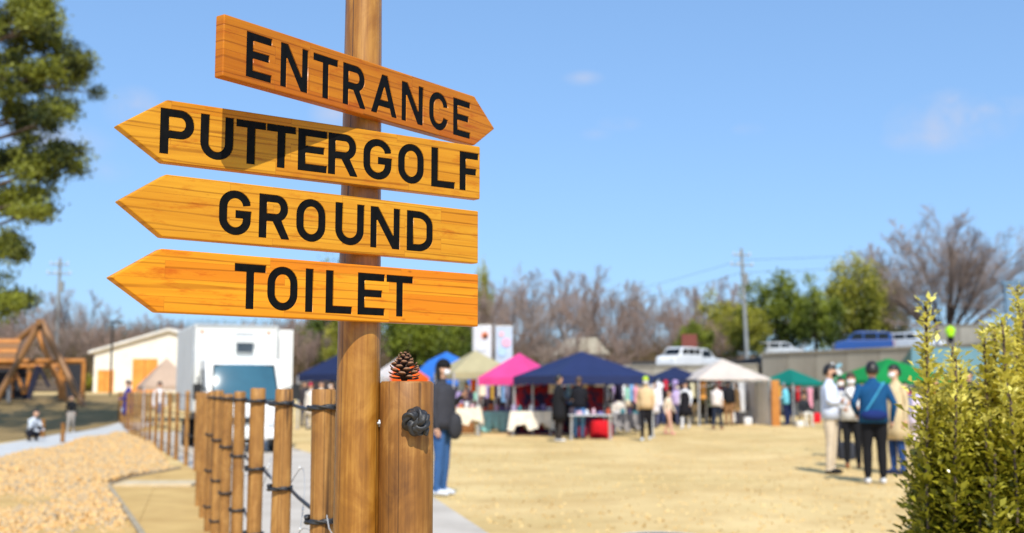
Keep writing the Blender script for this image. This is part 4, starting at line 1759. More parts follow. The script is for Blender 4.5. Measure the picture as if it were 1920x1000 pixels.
# timber play structure at the left
def play_frame():
    Y = 52.0
    o0 = Vector((at(76, 758, Y).x, Y, hgt(at(76, 758, Y).x, Y)))
    e_ = empty('play_frame', o0, 0, 'large timber A frame play structure with orange sunlit beams', 'play structure')

    def P_(px, py, dY=0):
        return at(px, py, Y + dY) - o0

    def beam(n_, p, q, r, mat=W_TIMBER):
        b_ = MB()
        b_.tube([p, q], [r, r * .92], 12)
        return b_.build(n_, mat, e_, autosmooth=.7)
    apex1, apex2 = P_(77, 601, -1.0), P_(72, 608, 1.3)
    W_SHADED = wood_log('shaded_timber', (.26, .12, .035), (.16, .07, .02), (.34, .17, .06), 6, crack=False, seed=3)  # shade put into the colour: darker timber for the unlit beams
    g0 = -.1

    def foot(px, dY):
        q = P_(px, 750, dY)
        return Vector((q.x, q.y, hgt(q.x + o0.x, q.y + o0.y) - o0.z - .05))
    beam('leg', apex1, foot(-14, -1.6), .15, W_SHADED)
    beam('leg', apex1, foot(158, -1.6), .15, W_SHADED)
    beam('leg', apex2, foot(-120, 2.0), .15, W_SHADED)
    beam('leg', apex2 + Vector((0, 0, -.35)), foot(126, 1.0), .13)
    beam('ridge_beam', apex1 + Vector((.1, -.5, -.1)), apex2 + Vector((-.3, 1.6, -.05)), .14, W_SHADED)
    beam('cross_beam', P_(-30, 678, -.4), P_(160, 677, -.4), .11)
    beam('cross_beam', P_(-30, 688, 2.2), P_(112, 686, 2.2), .1)
    for px, dY in ((155, -.4), (-25, -.4), (112, 2.2), (52, 2.2), (20, 2.2)):
        t_ = P_(px, 680, dY)
        f_ = foot(px, dY)
        beam('post', Vector((f_.x, f_.y, f_.z)), Vector((f_.x, f_.y, t_.z)), .10, W_TIMBER if px != 52 else W_SHADED)
    beam('brace', P_(31, 700, .8), P_(44, 738, .8), .08)
    beam('brace', P_(57, 698, .8), P_(47, 738, .8), .08)
    beam('brace', P_(118, 704, .6), P_(122, 745, .6), .08)
    # sloping plank roof at the left
    a_, c_ = P_(-30, 640, .4), P_(38, 642, .4)
    for i in range(6):
        b_ = MB()
        z1 = a_.z - .22 * i
        y1 = a_.y - .14 * i
        b_.box(((a_.x + c_.x) / 2, y1, z1), (c_.x - a_.x, .05, .21), rx=-.55)
        b_.build('roof_plank', W_SHADED if i % 2 else W_TIMBER, e_)
    b_ = MB()
    q = P_(15, 720, 2.6)
    b_.box((q.x, q.y, q.z), (1.9, .06, 1.7))
    b_.build('dark_panel', M('dark_netting', (.02, .022, .03), (.03, .03, .035), scale=9, rough=.9), e_)
    q = P_(134, 715, 2.4)
    b_ = MB()
    b_.box((q.x, q.y, q.z), (.85, .06, 1.5))
    b_.build('dark_panel', MATS['dark_netting'], e_)
    q = P_(72, 705, 2.0)
    b_ = MB()
    b_.bar(q + Vector((-.5, 0, -1.2)), q + Vector((.0, 0, .45)), .3, .05)
    b_.bar(q + Vector((.0, 0, .45)), q + Vector((.5, 0, -.5)), .3, .05)
    b_.build('climbing_net', M('blue_netting', lin((34, 36, 60)), lin((24, 26, 44)), rough=.9), e_)
    q = P_(17, 740, .6)
    b_ = MB()
    b_.box((q.x, q.y, q.z), (.14, .14, .9))
    b_.build('slide_leg', METAL, e_)


play_frame()
for i, (px, ty, by, lb) in enumerate([(80, 786, 822, 'short brown wooden stake beside the crouching child'), (117, 793, 832, 'short brown wooden stake standing in the pale path')]):
    q = gp(px, by)
    b = MB()
    b.tube([(0, 0, -.1), (0, 0, at(px, ty, q.y).z)], [.055, .05], 10)
    o = b.build('wooden_stake', W_POST, None, (q.x, q.y, 0), autosmooth=.7)
    tag(o, lb, 'stake')


# ------------------------------------------------------------------ vehicles
def wheel(parent, loc, r, w, rz=0.0):
    o_ = empty('wheel', loc, rz)
    o_.parent = parent
    del_rot = (0, PI / 2, 0)
    b_ = MB()
    rg_ = []
    for rr_, xx_ in ((r * .62, -w / 2), (r * .93, -w / 2), (r, -w / 3), (r, w / 3), (r * .93, w / 2), (r * .62, w / 2)):
        rg_.append([(xx_, rr_ * math.cos(2 * PI * k / 20), rr_ * math.sin(2 * PI * k / 20)) for k in range(20)])
    b_.loft(rg_)
    b_.build('tyre', RUBBER, o_, autosmooth=.7)
    b_ = MB()
    b_.tube([(-w / 2 - .008, 0, 0), (w / 2 + .008, 0, 0)], r * .58, 16)
    b_.build('rim', METAL, o_)
    return o_


def truck():
    q = gp(459, 851)
    t_ = empty('box_truck', (q.x, q.y, 0), R(22), 'white box truck facing the camera behind the rope fence', 'truck')
    WH = paint('truck_white', (240, 240, 236), .35, .3)
    BX = M('box_panel', lin((232, 232, 226)), lin((222, 222, 216)), scale=1.0, rough=.5)
    W2 = .93
    # cargo box
    b_ = MB()
    b_.box((0, 3.2, 1.83), (W2 * 2, 3.4, 1.96))
    bx = b_.build('cargo_box', BX, t_, bevel=.05)
    trim = M('box_trim', lin((190, 192, 192)), lin((170, 172, 172)), rough=.4, metallic=.3)
    for x_ in (-W2, W2):
        b_ = MB()
        b_.box((x_, 1.5, 1.83), (.05, .05, 1.9))
        b_.build('corner_trim', trim, bx)
    b_ = MB()
    b_.box((0, 1.493, 2.775), (W2 * 1.9, .03, .05))
    b_.build('corner_trim', trim, bx)
    b_ = MB()
    b_.box((.18, 1.47, 2.40), (.40, .06, .44))
    wf = b_.build('box_window', trim, bx, bevel=.01)
    b_ = MB()
    b_.box((.18, 1.43, 2.29), (.35, .03, .2))
    b_.build('pane', glass('truck_vent', (50, 52, 58)), wf)
    b_ = MB()
    b_.box((.18, 1.40, 2.47), (.40, .12, .10), rx=.5)
    b_.build('vent_flap', WH, wf)
    for x_ in (-.76, .72):
        b_ = MB()
        b_.sphere((x_, 1.485, 2.64), (.045, .02, .03), 10, 6)
        b_.build('marker_light', M('amber_lens', lin((240, 150, 90)), lin((220, 120, 70)), rough=.2, coat=.5), bx, smooth=True)
    # open side panel standing out on the right
    b_ = MB()
    b_.box((W2 + .21, 1.75, 1.72), (.37, .05, 2.0))
    b_.build('side_panel', WH, t_, bevel=.01)
    # cab
    b_ = MB()
    prof = [(0.0, .42), (0.0, 1.0), (.06, 1.07), (.42, 1.93), (.52, 2.0), (1.38, 2.03), (1.42, 1.95), (1.42, .42)]
    b_.prism(prof, -.81, .81, 'yz')
    cab = b_.build('cab', WH, t_, bevel=.045)
    # windscreen follows the rake
    n_ = Vector((0, -.922, .386)).normalized()
    pl = []
    for (x_, t) in ((-.70, .04), (.70, .04), (.64, .92), (-.64, .92)):
        y_ = .06 + .36 * t
        z_ = 1.07 + .86 * t
        pl.append(Vector((x_, y_, z_)))
    b_ = MB()
    V_, F_ = [], []
    for j in range(9):
        l_, r_ = pl[0].lerp(pl[3], j / 8), pl[1].lerp(pl[2], j / 8)
        for i in range(13):
            u_ = i / 12 * 2 - 1
            q_ = l_.lerp(r_, i / 12) + n_ * (.014 + .055 * (1 - u_ * u_) + .02 * (1 - (j / 4 - 1) ** 2))
            V_.append(q_)
    for j in range(8):
        for i in range(12):
            F_.append((j * 13 + i, j * 13 + i + 1, (j + 1) * 13 + i + 1, (j + 1) * 13 + i))
    ws_ = link('windscreen', np_mesh('windscreen', [v[:] for v in V_], F_, glass('windscreen', (52, 98, 114), .03), True), cab)
    b_ = MB()
    for p_, q_ in zip(pl, pl[1:] + pl[:1]):
        b_.bar(p_ + n_ * .025, q_ + n_ * .025, .035, .03)
    b_.build('rubber_seal', RUBBER, ws_)
    for sgn in (-1, 1):
        b_ = MB()
        b_.prism([(.42, 1.1), (1.2, 1.1), (1.2, 1.78), (.62, 1.78)], sgn * .8, sgn * .835, 'yz')
        b_.build('side_window', glass('truck_side', (40, 52, 58)), cab)
        b_ = MB()
        b_.box((sgn * .60, -.03, .68), (.30, .05, .19))
        b_.build('headlight', M('headlight_lens', lin((225, 228, 230)), lin((190, 195, 200)), rough=.08, coat=1.0), cab, bevel=.02)
        b_ = MB()
        b_.bar((sgn * .8, .1, 1.35), (sgn * 1.02, -.12, 1.42), .03)
        b_.bar((sgn * 1.02, -.12, 1.42), (sgn * 1.02, -.12, 1.62), .03)
        mm = b_.build('mirror', DARKM, cab)
        b_ = MB()
        b_.box((sgn * 1.03, -.12, 1.30), (.17, .07, .34))
        b_.build('mirror_head', RUBBER, mm, bevel=.02)
        wheel(t_, (sgn * .72, .55, .33), .33, .2)
        wheel(t_, (sgn * .70, 4.1, .33), .33, .26)
    b_ = MB()
    b_.box((0, -.04, .70), (.78, .03, .13))
    b_.build('grille', M('grille_black', (.02, .02, .02), (.03, .03, .03), rough=.5), cab)
    b_ = MB()
    b_.box((0, -.05, .42), (1.64, .14, .22))
    b_.build('bumper', WH, cab, bevel=.03)
    b_ = MB()
    b_.box((0, -.127, .43), (.33, .012, .165))
    b_.build('number_plate', paint('plate_white', (235, 235, 228), .5, 0), cab)
    for x_ in (-.25, .25):
        b_ = MB()
        b_.bar((x_, .02, 1.09), (x_ + .38, .11, 1.22), .018)
        b_.build('wiper', RUBBER, cab)
    b_ = MB()
    b_.box((0, 2.6, .66), (1.1, 4.9, .26))
    b_.build('chassis', DARKM, t_)
    return t_


truck()


def car(px, Y, base_z, rz, rgb, label, L_=3.6, H_=1.58, W_=1.5, van=False, x=None):
    x = at(px, 650, Y).x if x is None else x
    e_ = empty('parked_car', (x, Y, base_z), rz, label, 'car', 'cars parked on the terrace')
    P_ = paint('car_%d_%d_%d' % rgb, rgb, .25, .8)
    h = H_
    # local x = length, side profile in xz
    lo_ = [(-L_ / 2, .35), (-L_ / 2 + .05, .22), (L_ / 2 - .05, .22), (L_ / 2, .4), (L_ / 2 - .02, .72), (L_ / 2 - .12, .86), (L_ * .28, .98), (-L_ / 2 + .06, 1.0), (-L_ / 2, .8)]
    b_ = MB()
    b_.prism(lo_, -W_ / 2, W_ / 2)
    body = b_.build('body', P_, e_, bevel=.05)
    rf = [(L_ * .30, .96), (L_ * .16 if not van else L_ * .2, h - .06), (L_ * .06, h), (-L_ * .38, h - .02), (-L_ / 2 + .10, h - .14), (-L_ / 2 + .05, .98)]
    b_ = MB()
    b_.prism(rf, -W_ / 2 + .07, W_ / 2 - .07)
    b_.build('roof', P_, body, bevel=.05)
    for sgn in (-1, 1):
        b_ = MB()
        y_ = sgn * (W_ / 2 - .065)
        for (a_, c_) in ((.235, .02), (-.01, -.22), (-.25, -.42)):
            b_.prism([(L_ * a_, 1.02), (L_ * (a_ - .07 if a_ > .2 else a_), h - .12), (L_ * c_, h - .12), (L_ * c_, 1.02)], y_ - .012, y_ + .012)
        b_.build('side_window', M('car_glass', lin((26, 32, 38)), lin((18, 22, 26)), rough=.12, spec=.35), body)
        for xw_ in (-L_ * .32, L_ * .32):
            w_ = wheel(e_, (xw_, sgn * (W_ / 2 - .1), .29), .29, .18, PI / 2)
        b_ = MB()
        b_.box((L_ / 2 - .03, sgn * (W_ / 2 - .24), .68), (.06, .26, .15))
        b_.build('headlight', MATS['headlight_lens'], body, bevel=.02)
        b_ = MB()
        b_.box((-L_ / 2 - .005, sgn * (W_ / 2 - .16), .78), (.05, .14, .26))
        b_.build('tail_light', M('tail_red', lin((190, 30, 28)), lin((150, 20, 20)), rough=.2, coat=.6), body, bevel=.015)
    b_ = MB()
    ws = [(L_ * .288, 1.0), (L_ * .18 if not van else L_ * .215, h - .12)]
    b_.add([(ws[0][0] + .015, -W_ / 2 + .16, ws[0][1]), (ws[0][0] + .015, W_ / 2 - .16, ws[0][1]), (ws[1][0] + .02, W_ / 2 - .2, ws[1][1]), (ws[1][0] + .02, -W_ / 2 + .2, ws[1][1]),
            (ws[0][0] + .035, -W_ / 2 + .16, ws[0][1]), (ws[0][0] + .035, W_ / 2 - .16, ws[0][1]), (ws[1][0] + .04, W_ / 2 - .2, ws[1][1]), (ws[1][0] + .04, -W_ / 2 + .2, ws[1][1])],
           [(3, 2, 1, 0), (4, 5, 6, 7), (0, 1, 5, 4), (1, 2, 6, 5), (2, 3, 7, 6), (3, 0, 4, 7)])
    b_.build('windscreen', MATS['car_glass'], body)
    return e_


car(1617, 73, TERR_Z, PI - .15, (22, 70, 142), 'blue hatchback parked above the concrete retaining wall', 3.5, 1.52)
car(1712, 72, TERR_Z, -PI / 2 + .6, (226, 228, 230), 'white car parked right of the blue hatchback', 3.6, 1.42, 1.6)
car(1465, 86, TERR_Z, -.35, (206, 210, 214), 'silver car parked above the teal tent', 3.4, 1.42)
car(1274, 76.6, 2.70, -PI / 2 - .75, (240, 240, 238), 'white car on the low wall behind the cream tent', 3.2, 1.5)
car(1310, 80.2, 2.62, 0.1, (206, 208, 210), 'pale grey car behind the white car on the low wall', 3.2, 1.6)
bp0 = at(1292, 650, 81.3)
b = MB()
b.box((0, 0, 1.2), (1.05, .3, 1.3))
b.box((-.4, 0, .3), (.1, .1, 1.0))
b.box((.4, 0, .3), (.1, .1, 1.0))
o = b.build('brown_signboard', M('rust_board', lin((128, 66, 54)), lin((108, 54, 44)), rough=.8), None, (bp0.x, 81.3, bp0.z - 1.0))
tag(o, 'rusty brown board standing behind the white car on the bank', 'board')


# ------------------------------------------------------------------ market tents, tables and goods
ALU = M('tent_leg', lin((205, 206, 206)), lin((185, 186, 186)), rough=.4, metallic=.4)


def canopy_mat(name, rgb, t=.22):
    c = lin(rgb)
    return M('canopy_' + name, c, tuple(x * .88 for x in c), scale=2.2, rough=.65, bump=.35, bscale=4, bdist=.03, trans=t, spec=.3)


def tent(px0, px1, eave_y, peak_y, Y, rot, mat, label, val=.22, side_walls=(), mat2=None, peak_flat=.0, legs=True, flip=1):
    """pop-up tent: pyramid canopy in four panels, valance, four legs with braces"""
    pc_ = at((px0 + px1) / 2, eave_y, Y)
    W_ = (px1 - px0) * Y / FPX
    ph_ = R(rot)
    a_ = W_ / (abs(math.cos(ph_)) + abs(math.sin(ph_)))
    ze_ = pc_.z
    zp_ = at((px0 + px1) / 2, peak_y, Y).z
    e_ = empty('market_tent', (pc_.x, Y, 0), ph_, label, 'tent', 'pop up tents of the market')
    h2 = a_ / 2
    cs = [(-h2, -h2), (h2, -h2), (h2, h2), (-h2, h2)]
    n_ = 8
    for k in range(4):
        p_, q_ = Vector((*cs[k], ze_)), Vector((*cs[(k + 1) % 4], ze_))
        top = Vector((0, 0, zp_))
        V_, F_ = [], []
        for j in range(n_ + 1):
            t = j / n_
            l_, r_ = p_.lerp(top, t), q_.lerp(top, t)
            for i in range(n_ + 1):
                s_ = i / n_
                v_ = l_.lerp(r_, s_)
                sag = .055 * a_ / 3 * math.sin(PI * s_) * math.sin(PI * min(1, t + .12)) * 1.3
                V_.append((v_.x, v_.y, v_.z - sag + (peak_flat * (1 - abs(2 * t - 1)))))
        for j in range(n_):
            for i in range(n_):
                F_.append((j * (n_ + 1) + i, j * (n_ + 1) + i + 1, (j + 1) * (n_ + 1) + i + 1, (j + 1) * (n_ + 1) + i))
        pm = mat2 if (mat2 and k == flip) else mat
        pan = link('canopy_panel', np_mesh('canopy_panel', V_, F_, pm, True), e_)
        # valance hanging from the eave, slightly wavy
        V_, F_ = [], []
        nn = Vector((p_ - q_)).cross(Vector((0, 0, 1))).normalized()
        for i in range(13):
            s_ = i / 12
            v_ = p_.lerp(q_, s_)
            for dz in (0, -val):
                w_ = nn * (.02 * math.sin(i * 2.1 + k) * (1 if dz else 0)) - nn * .004
                V_.append((v_.x + w_.x, v_.y + w_.y, v_.z + dz + (0.012 * math.sin(i * 3.3) if dz else 0)))
        for i in range(12):
            F_.append((2 * i, 2 * i + 1, 2 * i + 3, 2 * i + 2))
        link('valance', np_mesh('valance', V_, F_, pm, True), pan)
        if legs:
            b_ = MB()
            b_.box((cs[k][0] * .985, cs[k][1] * .985, ze_ / 2 - .02), (.045, .045, ze_))
            b_.box((cs[k][0] * .985, cs[k][1] * .985, .012), (.13, .13, .024))
            b_.build('leg', ALU, e_)
        b_ = MB()
        b_.bar((cs[k][0] * .97, cs[k][1] * .97, ze_ - .3), (cs[(k + 1) % 4][0] * .97, cs[(k + 1) % 4][1] * .97, ze_ - .06), .02)
        b_.build('brace', ALU, e_)
    for (k, m_) in side_walls:
        p_, q_ = Vector((*cs[k], 0)), Vector((*cs[(k + 1) % 4], 0))
        V_, F_ = [], []
        nn = Vector((p_ - q_)).cross(Vector((0, 0, 1))).normalized()
        for i in range(21):
            v_ = p_.lerp(q_, i / 20) * .975
            for z_ in (.03, ze_ * .5, ze_ - .05):
                w_ = nn * .03 * math.sin(i * 1.4 + z_)
                V_.append((v_.x + w_.x, v_.y + w_.y, z_))
        for i in range(20):
            for j in range(2):
                F_.append((3 * i + j, 3 * i + j + 1, 3 * i + 3 + j + 1, 3 * i + 3 + j))
        link('side_wall', np_mesh('side_wall', V_, F_, m_, True), e_)
    return e_


NAVY = canopy_mat('navy', (38, 50, 92), .08)
NAVY2 = canopy_mat('dark_navy', (34, 44, 80), .08)
WHITE_C = canopy_mat('white', (236, 234, 232), .3)
CREAM = canopy_mat('cream', (228, 216, 204), .25)
PINK = canopy_mat('pink', (248, 84, 160), .3)
KHAKI = canopy_mat('khaki', (196, 186, 146), .25)
BLUE = canopy_mat('blue', (62, 136, 236), .3)
ORANGE = canopy_mat('orange', (246, 104, 30), .3)
TEAL = canopy_mat('teal', (18, 128, 112), .25)
GREEN = canopy_mat('green', (26, 150, 74), .3)
BEIGE = canopy_mat('beige', (206, 180, 158), .25)
SLATE = canopy_mat('slate', (110, 146, 152), .2)
PLAID = M('plaid_cloth', lin((150, 20, 34)), lin((40, 30, 70)), scale=4, rough=.9, lo=.45, hi=.55, detail=1)
SHADE_CL = cloth('shade_backdrop', (38, 36, 42))  # back wall cloth kept dark in place of the shade in the stall

tent(560, 715, 703, 663, 42, -38, NAVY2, 'navy and white tent half hidden behind the signpost', mat2=WHITE_C)
tent(690, 806, 709, 670, 45, 34, ORANGE, 'orange and white tent just right of the signpost', mat2=WHITE_C, flip=3)
tent(768, 905, 709, 660, 47, 38, BLUE, 'bright blue domed tent beside the orange one', .3, peak_flat=.16)
tent(812, 970, 699, 657, 40, 20, KHAKI, 'khaki tent in front of the two banners')
tent(896, 1052, 709, 662, 37, 62, PINK, 'pink tent between the khaki and navy tents')
tent(963, 1218, 706, 659, 35, 23, NAVY, 'large navy blue tent in the middle of the market', .24, [(2, PLAID)])
tent(1212, 1318, 711, 688, 48, 10, NAVY2, 'small dark navy tent left of the cream tent', .2, [(2, SHADE_CL)])
tent(1278, 1432, 711, 673, 47, 8, CREAM, 'cream white tent with a white side wall', .06, [(1, WHITE_C)])
tent(1420, 1545, 719, 692, 47, 35, TEAL, 'teal tent beside the wooden post', .1)
tent(1560, 1772, 714, 672, 42, 16, GREEN, 'bright green tent behind the group of four people', .12)
tent(250, 372, 724, 671, 44, 25, BEIGE, 'beige tent left of the white truck', .15)
# hanging white sheet beside the cream tent
q0 = gp(1398, 792)
b = MB()
rows = []
w_ = 46 * q0.y / FPX
V_, F_ = [], []
for i in range(17):
    for z_ in (.02, .8, 1.7):
        V_.append((-w_ / 2 + w_ * i / 16, .03 * math.sin(i * 1.2 + z_), z_))
for i in range(16):
    for j in range(2):
        F_.append((3 * i + j, 3 * i + j + 1, 3 * i + 4 + j, 3 * i + 3 + j))
o = link('canvas_screen', np_mesh('canvas_screen', V_, F_, WHITE_C, True), None, (q0.x, q0.y, 0))
tag(o, 'white canvas screen hanging at the right of the cream tent', 'screen')

# blue-green marquee on the right, ridge across the picture
Ym = 50
m0 = at(1790, 712, Ym)
mq = empty('marquee', (m0.x, Ym, 0), -.1, 'pale blue green marquee roof behind the shrubs', 'tent')
hw = 105 * Ym / FPX
zr, zv = at(1790, 651, Ym).z, at(1790, 714, Ym).z
for sgn, nm in ((-1, 'roof_panel'), (1, 'roof_panel')):
    V_, F_ = [], []
    for i in range(13):
        for j in range(7):
            t = j / 6
            x_ = (-hw + 2 * hw * i / 12) * (1 - .28 * t)
            V_.append((x_, sgn * 2.4 * (1 - t), zv + (zr - zv) * t - .05 * math.sin(PI * t) - .03 * math.sin(PI * ((i / 3) % 1))))
    for i in range(12):
        for j in range(6):
            F_.append((i * 7 + j, i * 7 + j + 1, i * 7 + 8 + j, i * 7 + 7 + j))
    link(nm, np_mesh(nm, V_, F_, SLATE, True), mq)
for sx in (-1, 0, 1):
    for sy in (-1, 1):
        b = MB()
        b.box((sx * hw * .97, sy * 2.35, zv / 2), (.06, .06, zv))
        b.build('leg', ALU, mq)


def table(px0, px1, top_y, foot_y, rgb, name, label, drape=.0, depth=.7, seed=0):
    """folding table; drape = how far the cloth hangs in metres (0: bare)"""
    q = gp((px0 + px1) / 2, foot_y)
    w_ = (px1 - px0) * q.y / FPX
    h_ = at((px0 + px1) / 2, top_y, q.y).z
    t_ = empty('folding_table', (q.x, q.y + depth / 2, 0), 0, label, 'table', 'market tables')
    b_ = MB()
    b_.box((0, 0, h_ - .015), (w_, depth, .03))
    b_.build('table_top', paint('table_top', (196, 198, 200), .5, 0), t_, bevel=.005)
    for sx in (-1, 1):
        for sy in (-1, 1):
            b_ = MB()
            b_.tube([(sx * (w_ / 2 - .06), sy * (depth / 2 - .06), 0), (sx * (w_ / 2 - .08), sy * (depth / 2 - .08), h_ - .03)], .02, 8)
            b_.build('leg', ALU, t_)
    if drape:
        rnd_ = random.Random(seed)
        cl = MB()
        per = []
        n_ = 14
        hw_, hd = w_ / 2 + .015, depth / 2 + .015
        for i in range(n_):
            per.append((-hw_ + 2 * hw_ * i / n_, -hd))
        for i in range(6):
            per.append((hw_, -hd + 2 * hd * i / 6))
        for i in range(n_):
            per.append((hw_ - 2 * hw_ * i / n_, hd))
        for i in range(6):
            per.append((-hw_, hd - 2 * hd * i / 6))
        ph_ = rnd_.random() * 6
        rings = []
        for j, t in enumerate((0, .02, .35, .7, 1.0)):
            ring = []
            for i, (x_, y_) in enumerate(per):
                out = .05 * t * math.sin(i * 1.9 + ph_) + .04 * t
                hang = drape * (1 + .22 * math.sin(i * .9 + ph_) + .12 * math.sin(i * 2.3))
                d_ = Vector((x_ / hw_, y_ / hd, 0))
                d_ = Vector((d_.x if abs(d_.x) > .98 else 0, d_.y if abs(d_.y) > .98 else 0, 0))
                hang = min(hang, h_ - .04)
                ring.append((x_ + d_.x * out, y_ + d_.y * out, h_ + .006 - hang * t))
            rings.append(ring)
        cl.loft(rings[::-1], caps=False)
        top = len(cl.v)
        cl.add(rings[0], [tuple(range(len(per)))])
        o_ = cl.build('tablecloth', cloth(name, rgb), None, (q.x, q.y + depth / 2, 0), smooth=True)
        tag(o_, label.replace('table under', 'cloth over the table under') if 'table under' in label else 'cloth over the ' + label, 'tablecloth', 'tablecloths at the market')
    return q, w_, h_, depth


TABS = []
TABS.append(('cream cloth table', table(836, 901, 766, 818, (238, 224, 198), 'cream', 'folding table beside the walker in the grey jacket', .42, seed=1)))
TABS.append(('teal cloth table', table(904, 957, 772, 812, (140, 204, 200), 'pale_teal', 'folding table under the pale teal cloth', .60, seed=2)))
TABS.append(('ivory cloth table', table(958, 1036, 772, 818, (240, 230, 212), 'ivory', 'folding table under the ivory cloth left of the navy tent people', .46, seed=3)))
TABS.append(('bare grey table', table(1068, 1150, 778, 826, (0, 0, 0), '', 'bare grey folding table in front of the navy tent', 0)))
TABS.append(('grey cloth table', table(1152, 1200, 776, 812, (150, 146, 146), 'grey', 'folding table under the grey cloth at the right of the navy tent', .5, seed=4)))
TABS.append(('table by the cream tent', table(1300, 1345, 766, 792, (206, 190, 160), 'tan', 'folding table under the tan cloth in the cream tent', .4, seed=5)))
GC = [(226, 226, 230), (120, 110, 160), (196, 90, 60), (60, 130, 140), (220, 180, 190), (240, 236, 226), (90, 80, 120), (160, 150, 180), (210, 120, 60), (70, 60, 70)]
rr = random.Random(4)
for ti, (nm, (q, w_, h_, d_)) in enumerate(TABS):
    k = max(4, int(w_ / .17))
    for i in range(k):
        x_ = q.x - w_ / 2 + (i + .5) * w_ / k
        y_ = q.y + d_ * rr.uniform(.25, .8)
        rgb = GC[rr.randrange(len(GC))]
        b = MB()
        hh = rr.uniform(.07, .24)
        kind = rr.random()
        if kind < .4:
            b.box((0, 0, hh / 2), (w_ / k * .75, .12, hh), taper=.92)
            nme, cat = 'goods_box', 'box'
        elif kind < .75:
            b.tube([(0, 0, 0), (0, 0, hh * .6), (0, 0, hh * .8), (0, 0, hh)], [.05, .055, .03, .028], 12)
            nme, cat = 'goods_jar', 'jar'
        else:
            b.tube([(0, 0, 0), (0, 0, hh * .5), (0, 0, hh * .9)], [.05, .07, .075], 12)
            nme, cat = 'goods_basket', 'basket'
        o = b.build(nme, cloth('goods_%d' % GC.index(rgb), rgb), None, (x_, y_, h_ + (.008 if ti != 3 else .001)), (0, 0, rr.uniform(-.4, .4)), autosmooth=.6)
        tag(o, 'small %s for sale on the %s' % (cat, nm), cat, 'goods on the %s' % nm)

# crates and bags on the grass below the tables
for (px, fy, w_, h_, rgb, nme, cat, lb) in [(1127, 822, .62, .5, (206, 22, 34), 'storage_bag', 'bag', 'bright red storage bag under the bare grey table'), (1092, 820, .3, .3, (120, 24, 40), 'storage_bag', 'bag', 'dark red bag beside the bright red one under the grey table'),
                                            (1529, 793, .42, .42, (214, 30, 44), 'storage_bag', 'bag', 'red bag on the grass right of the teal tent sitter'), (875, 812, .5, .34, (142, 98, 58), 'cardboard_box', 'box', 'brown cardboard box under the cream cloth table'),
                                            (1390, 796, .4, .5, (150, 152, 156), 'storage_bin', 'bin', 'grey storage bin in front of the white canvas screen'), (1402, 797, .34, .3, (224, 226, 230), 'storage_bin', 'bin', 'small white bin right of the grey bin'),
                                            (1500, 801, .3, .22, (226, 222, 214), 'paper_bag', 'bag', 'white paper bag at the feet of the sitter'), (1588, 862, .3, .34, (60, 62, 70), 'storage_bag', 'bag', 'dark bag standing behind the man in the white shirt')]:
    q = gp(px, fy)
    b = MB()
    ring = lambda z, k: [(w_ / 2 * k * (abs(math.cos(a)) ** .5) * (1 if math.cos(a) >= 0 else -1), w_ * .4 * k * (abs(math.sin(a)) ** .5) * (1 if math.sin(a) >= 0 else -1), z) for a in [2 * PI * i / 20 + .05 for i in range(20)]]
    b.loft([ring(0, .92), ring(h_ * .1, 1), ring(h_ * .7, .98), ring(h_ * .95, .86), ring(h_, .7)])
    o = b.build(nme, cloth('bag_%d_%d_%d' % rgb, rgb), None, (q.x, q.y, .002), (0, 0, .2), autosmooth=.8)
    tag(o, lb, cat)


# things hanging below the canopies
def garment(px, top_y, bot_y, Y, rgb, w_px, label, group, rz=0.0):
    a_, c_ = at(px, top_y, Y), at(px, bot_y, Y)
    h_ = a_.z - c_.z
    w_ = w_px * Y / FPX
    b_ = MB()
    rings = []
    for t, k, d in ((0, .34, .03), (.1, .95, .05), (.18, 1.0, .06), (.3, .72, .06), (.7, .74, .07), (1, .82, .08)):
        rings.append([(w_ / 2 * k * math.cos(2 * PI * i / 16), d * math.sin(2 * PI * i / 16) + .012 * math.sin(i * 2 + t * 5), -h_ * t) for i in range(16)])
    b_.loft(rings)
    o_ = b_.build('hanging_garment', cloth('garment_%d_%d_%d' % rgb, rgb), None, (a_.x, Y, a_.z), (0, 0, rz), autosmooth=.9)
    return tag(o_, label, 'garment', group)


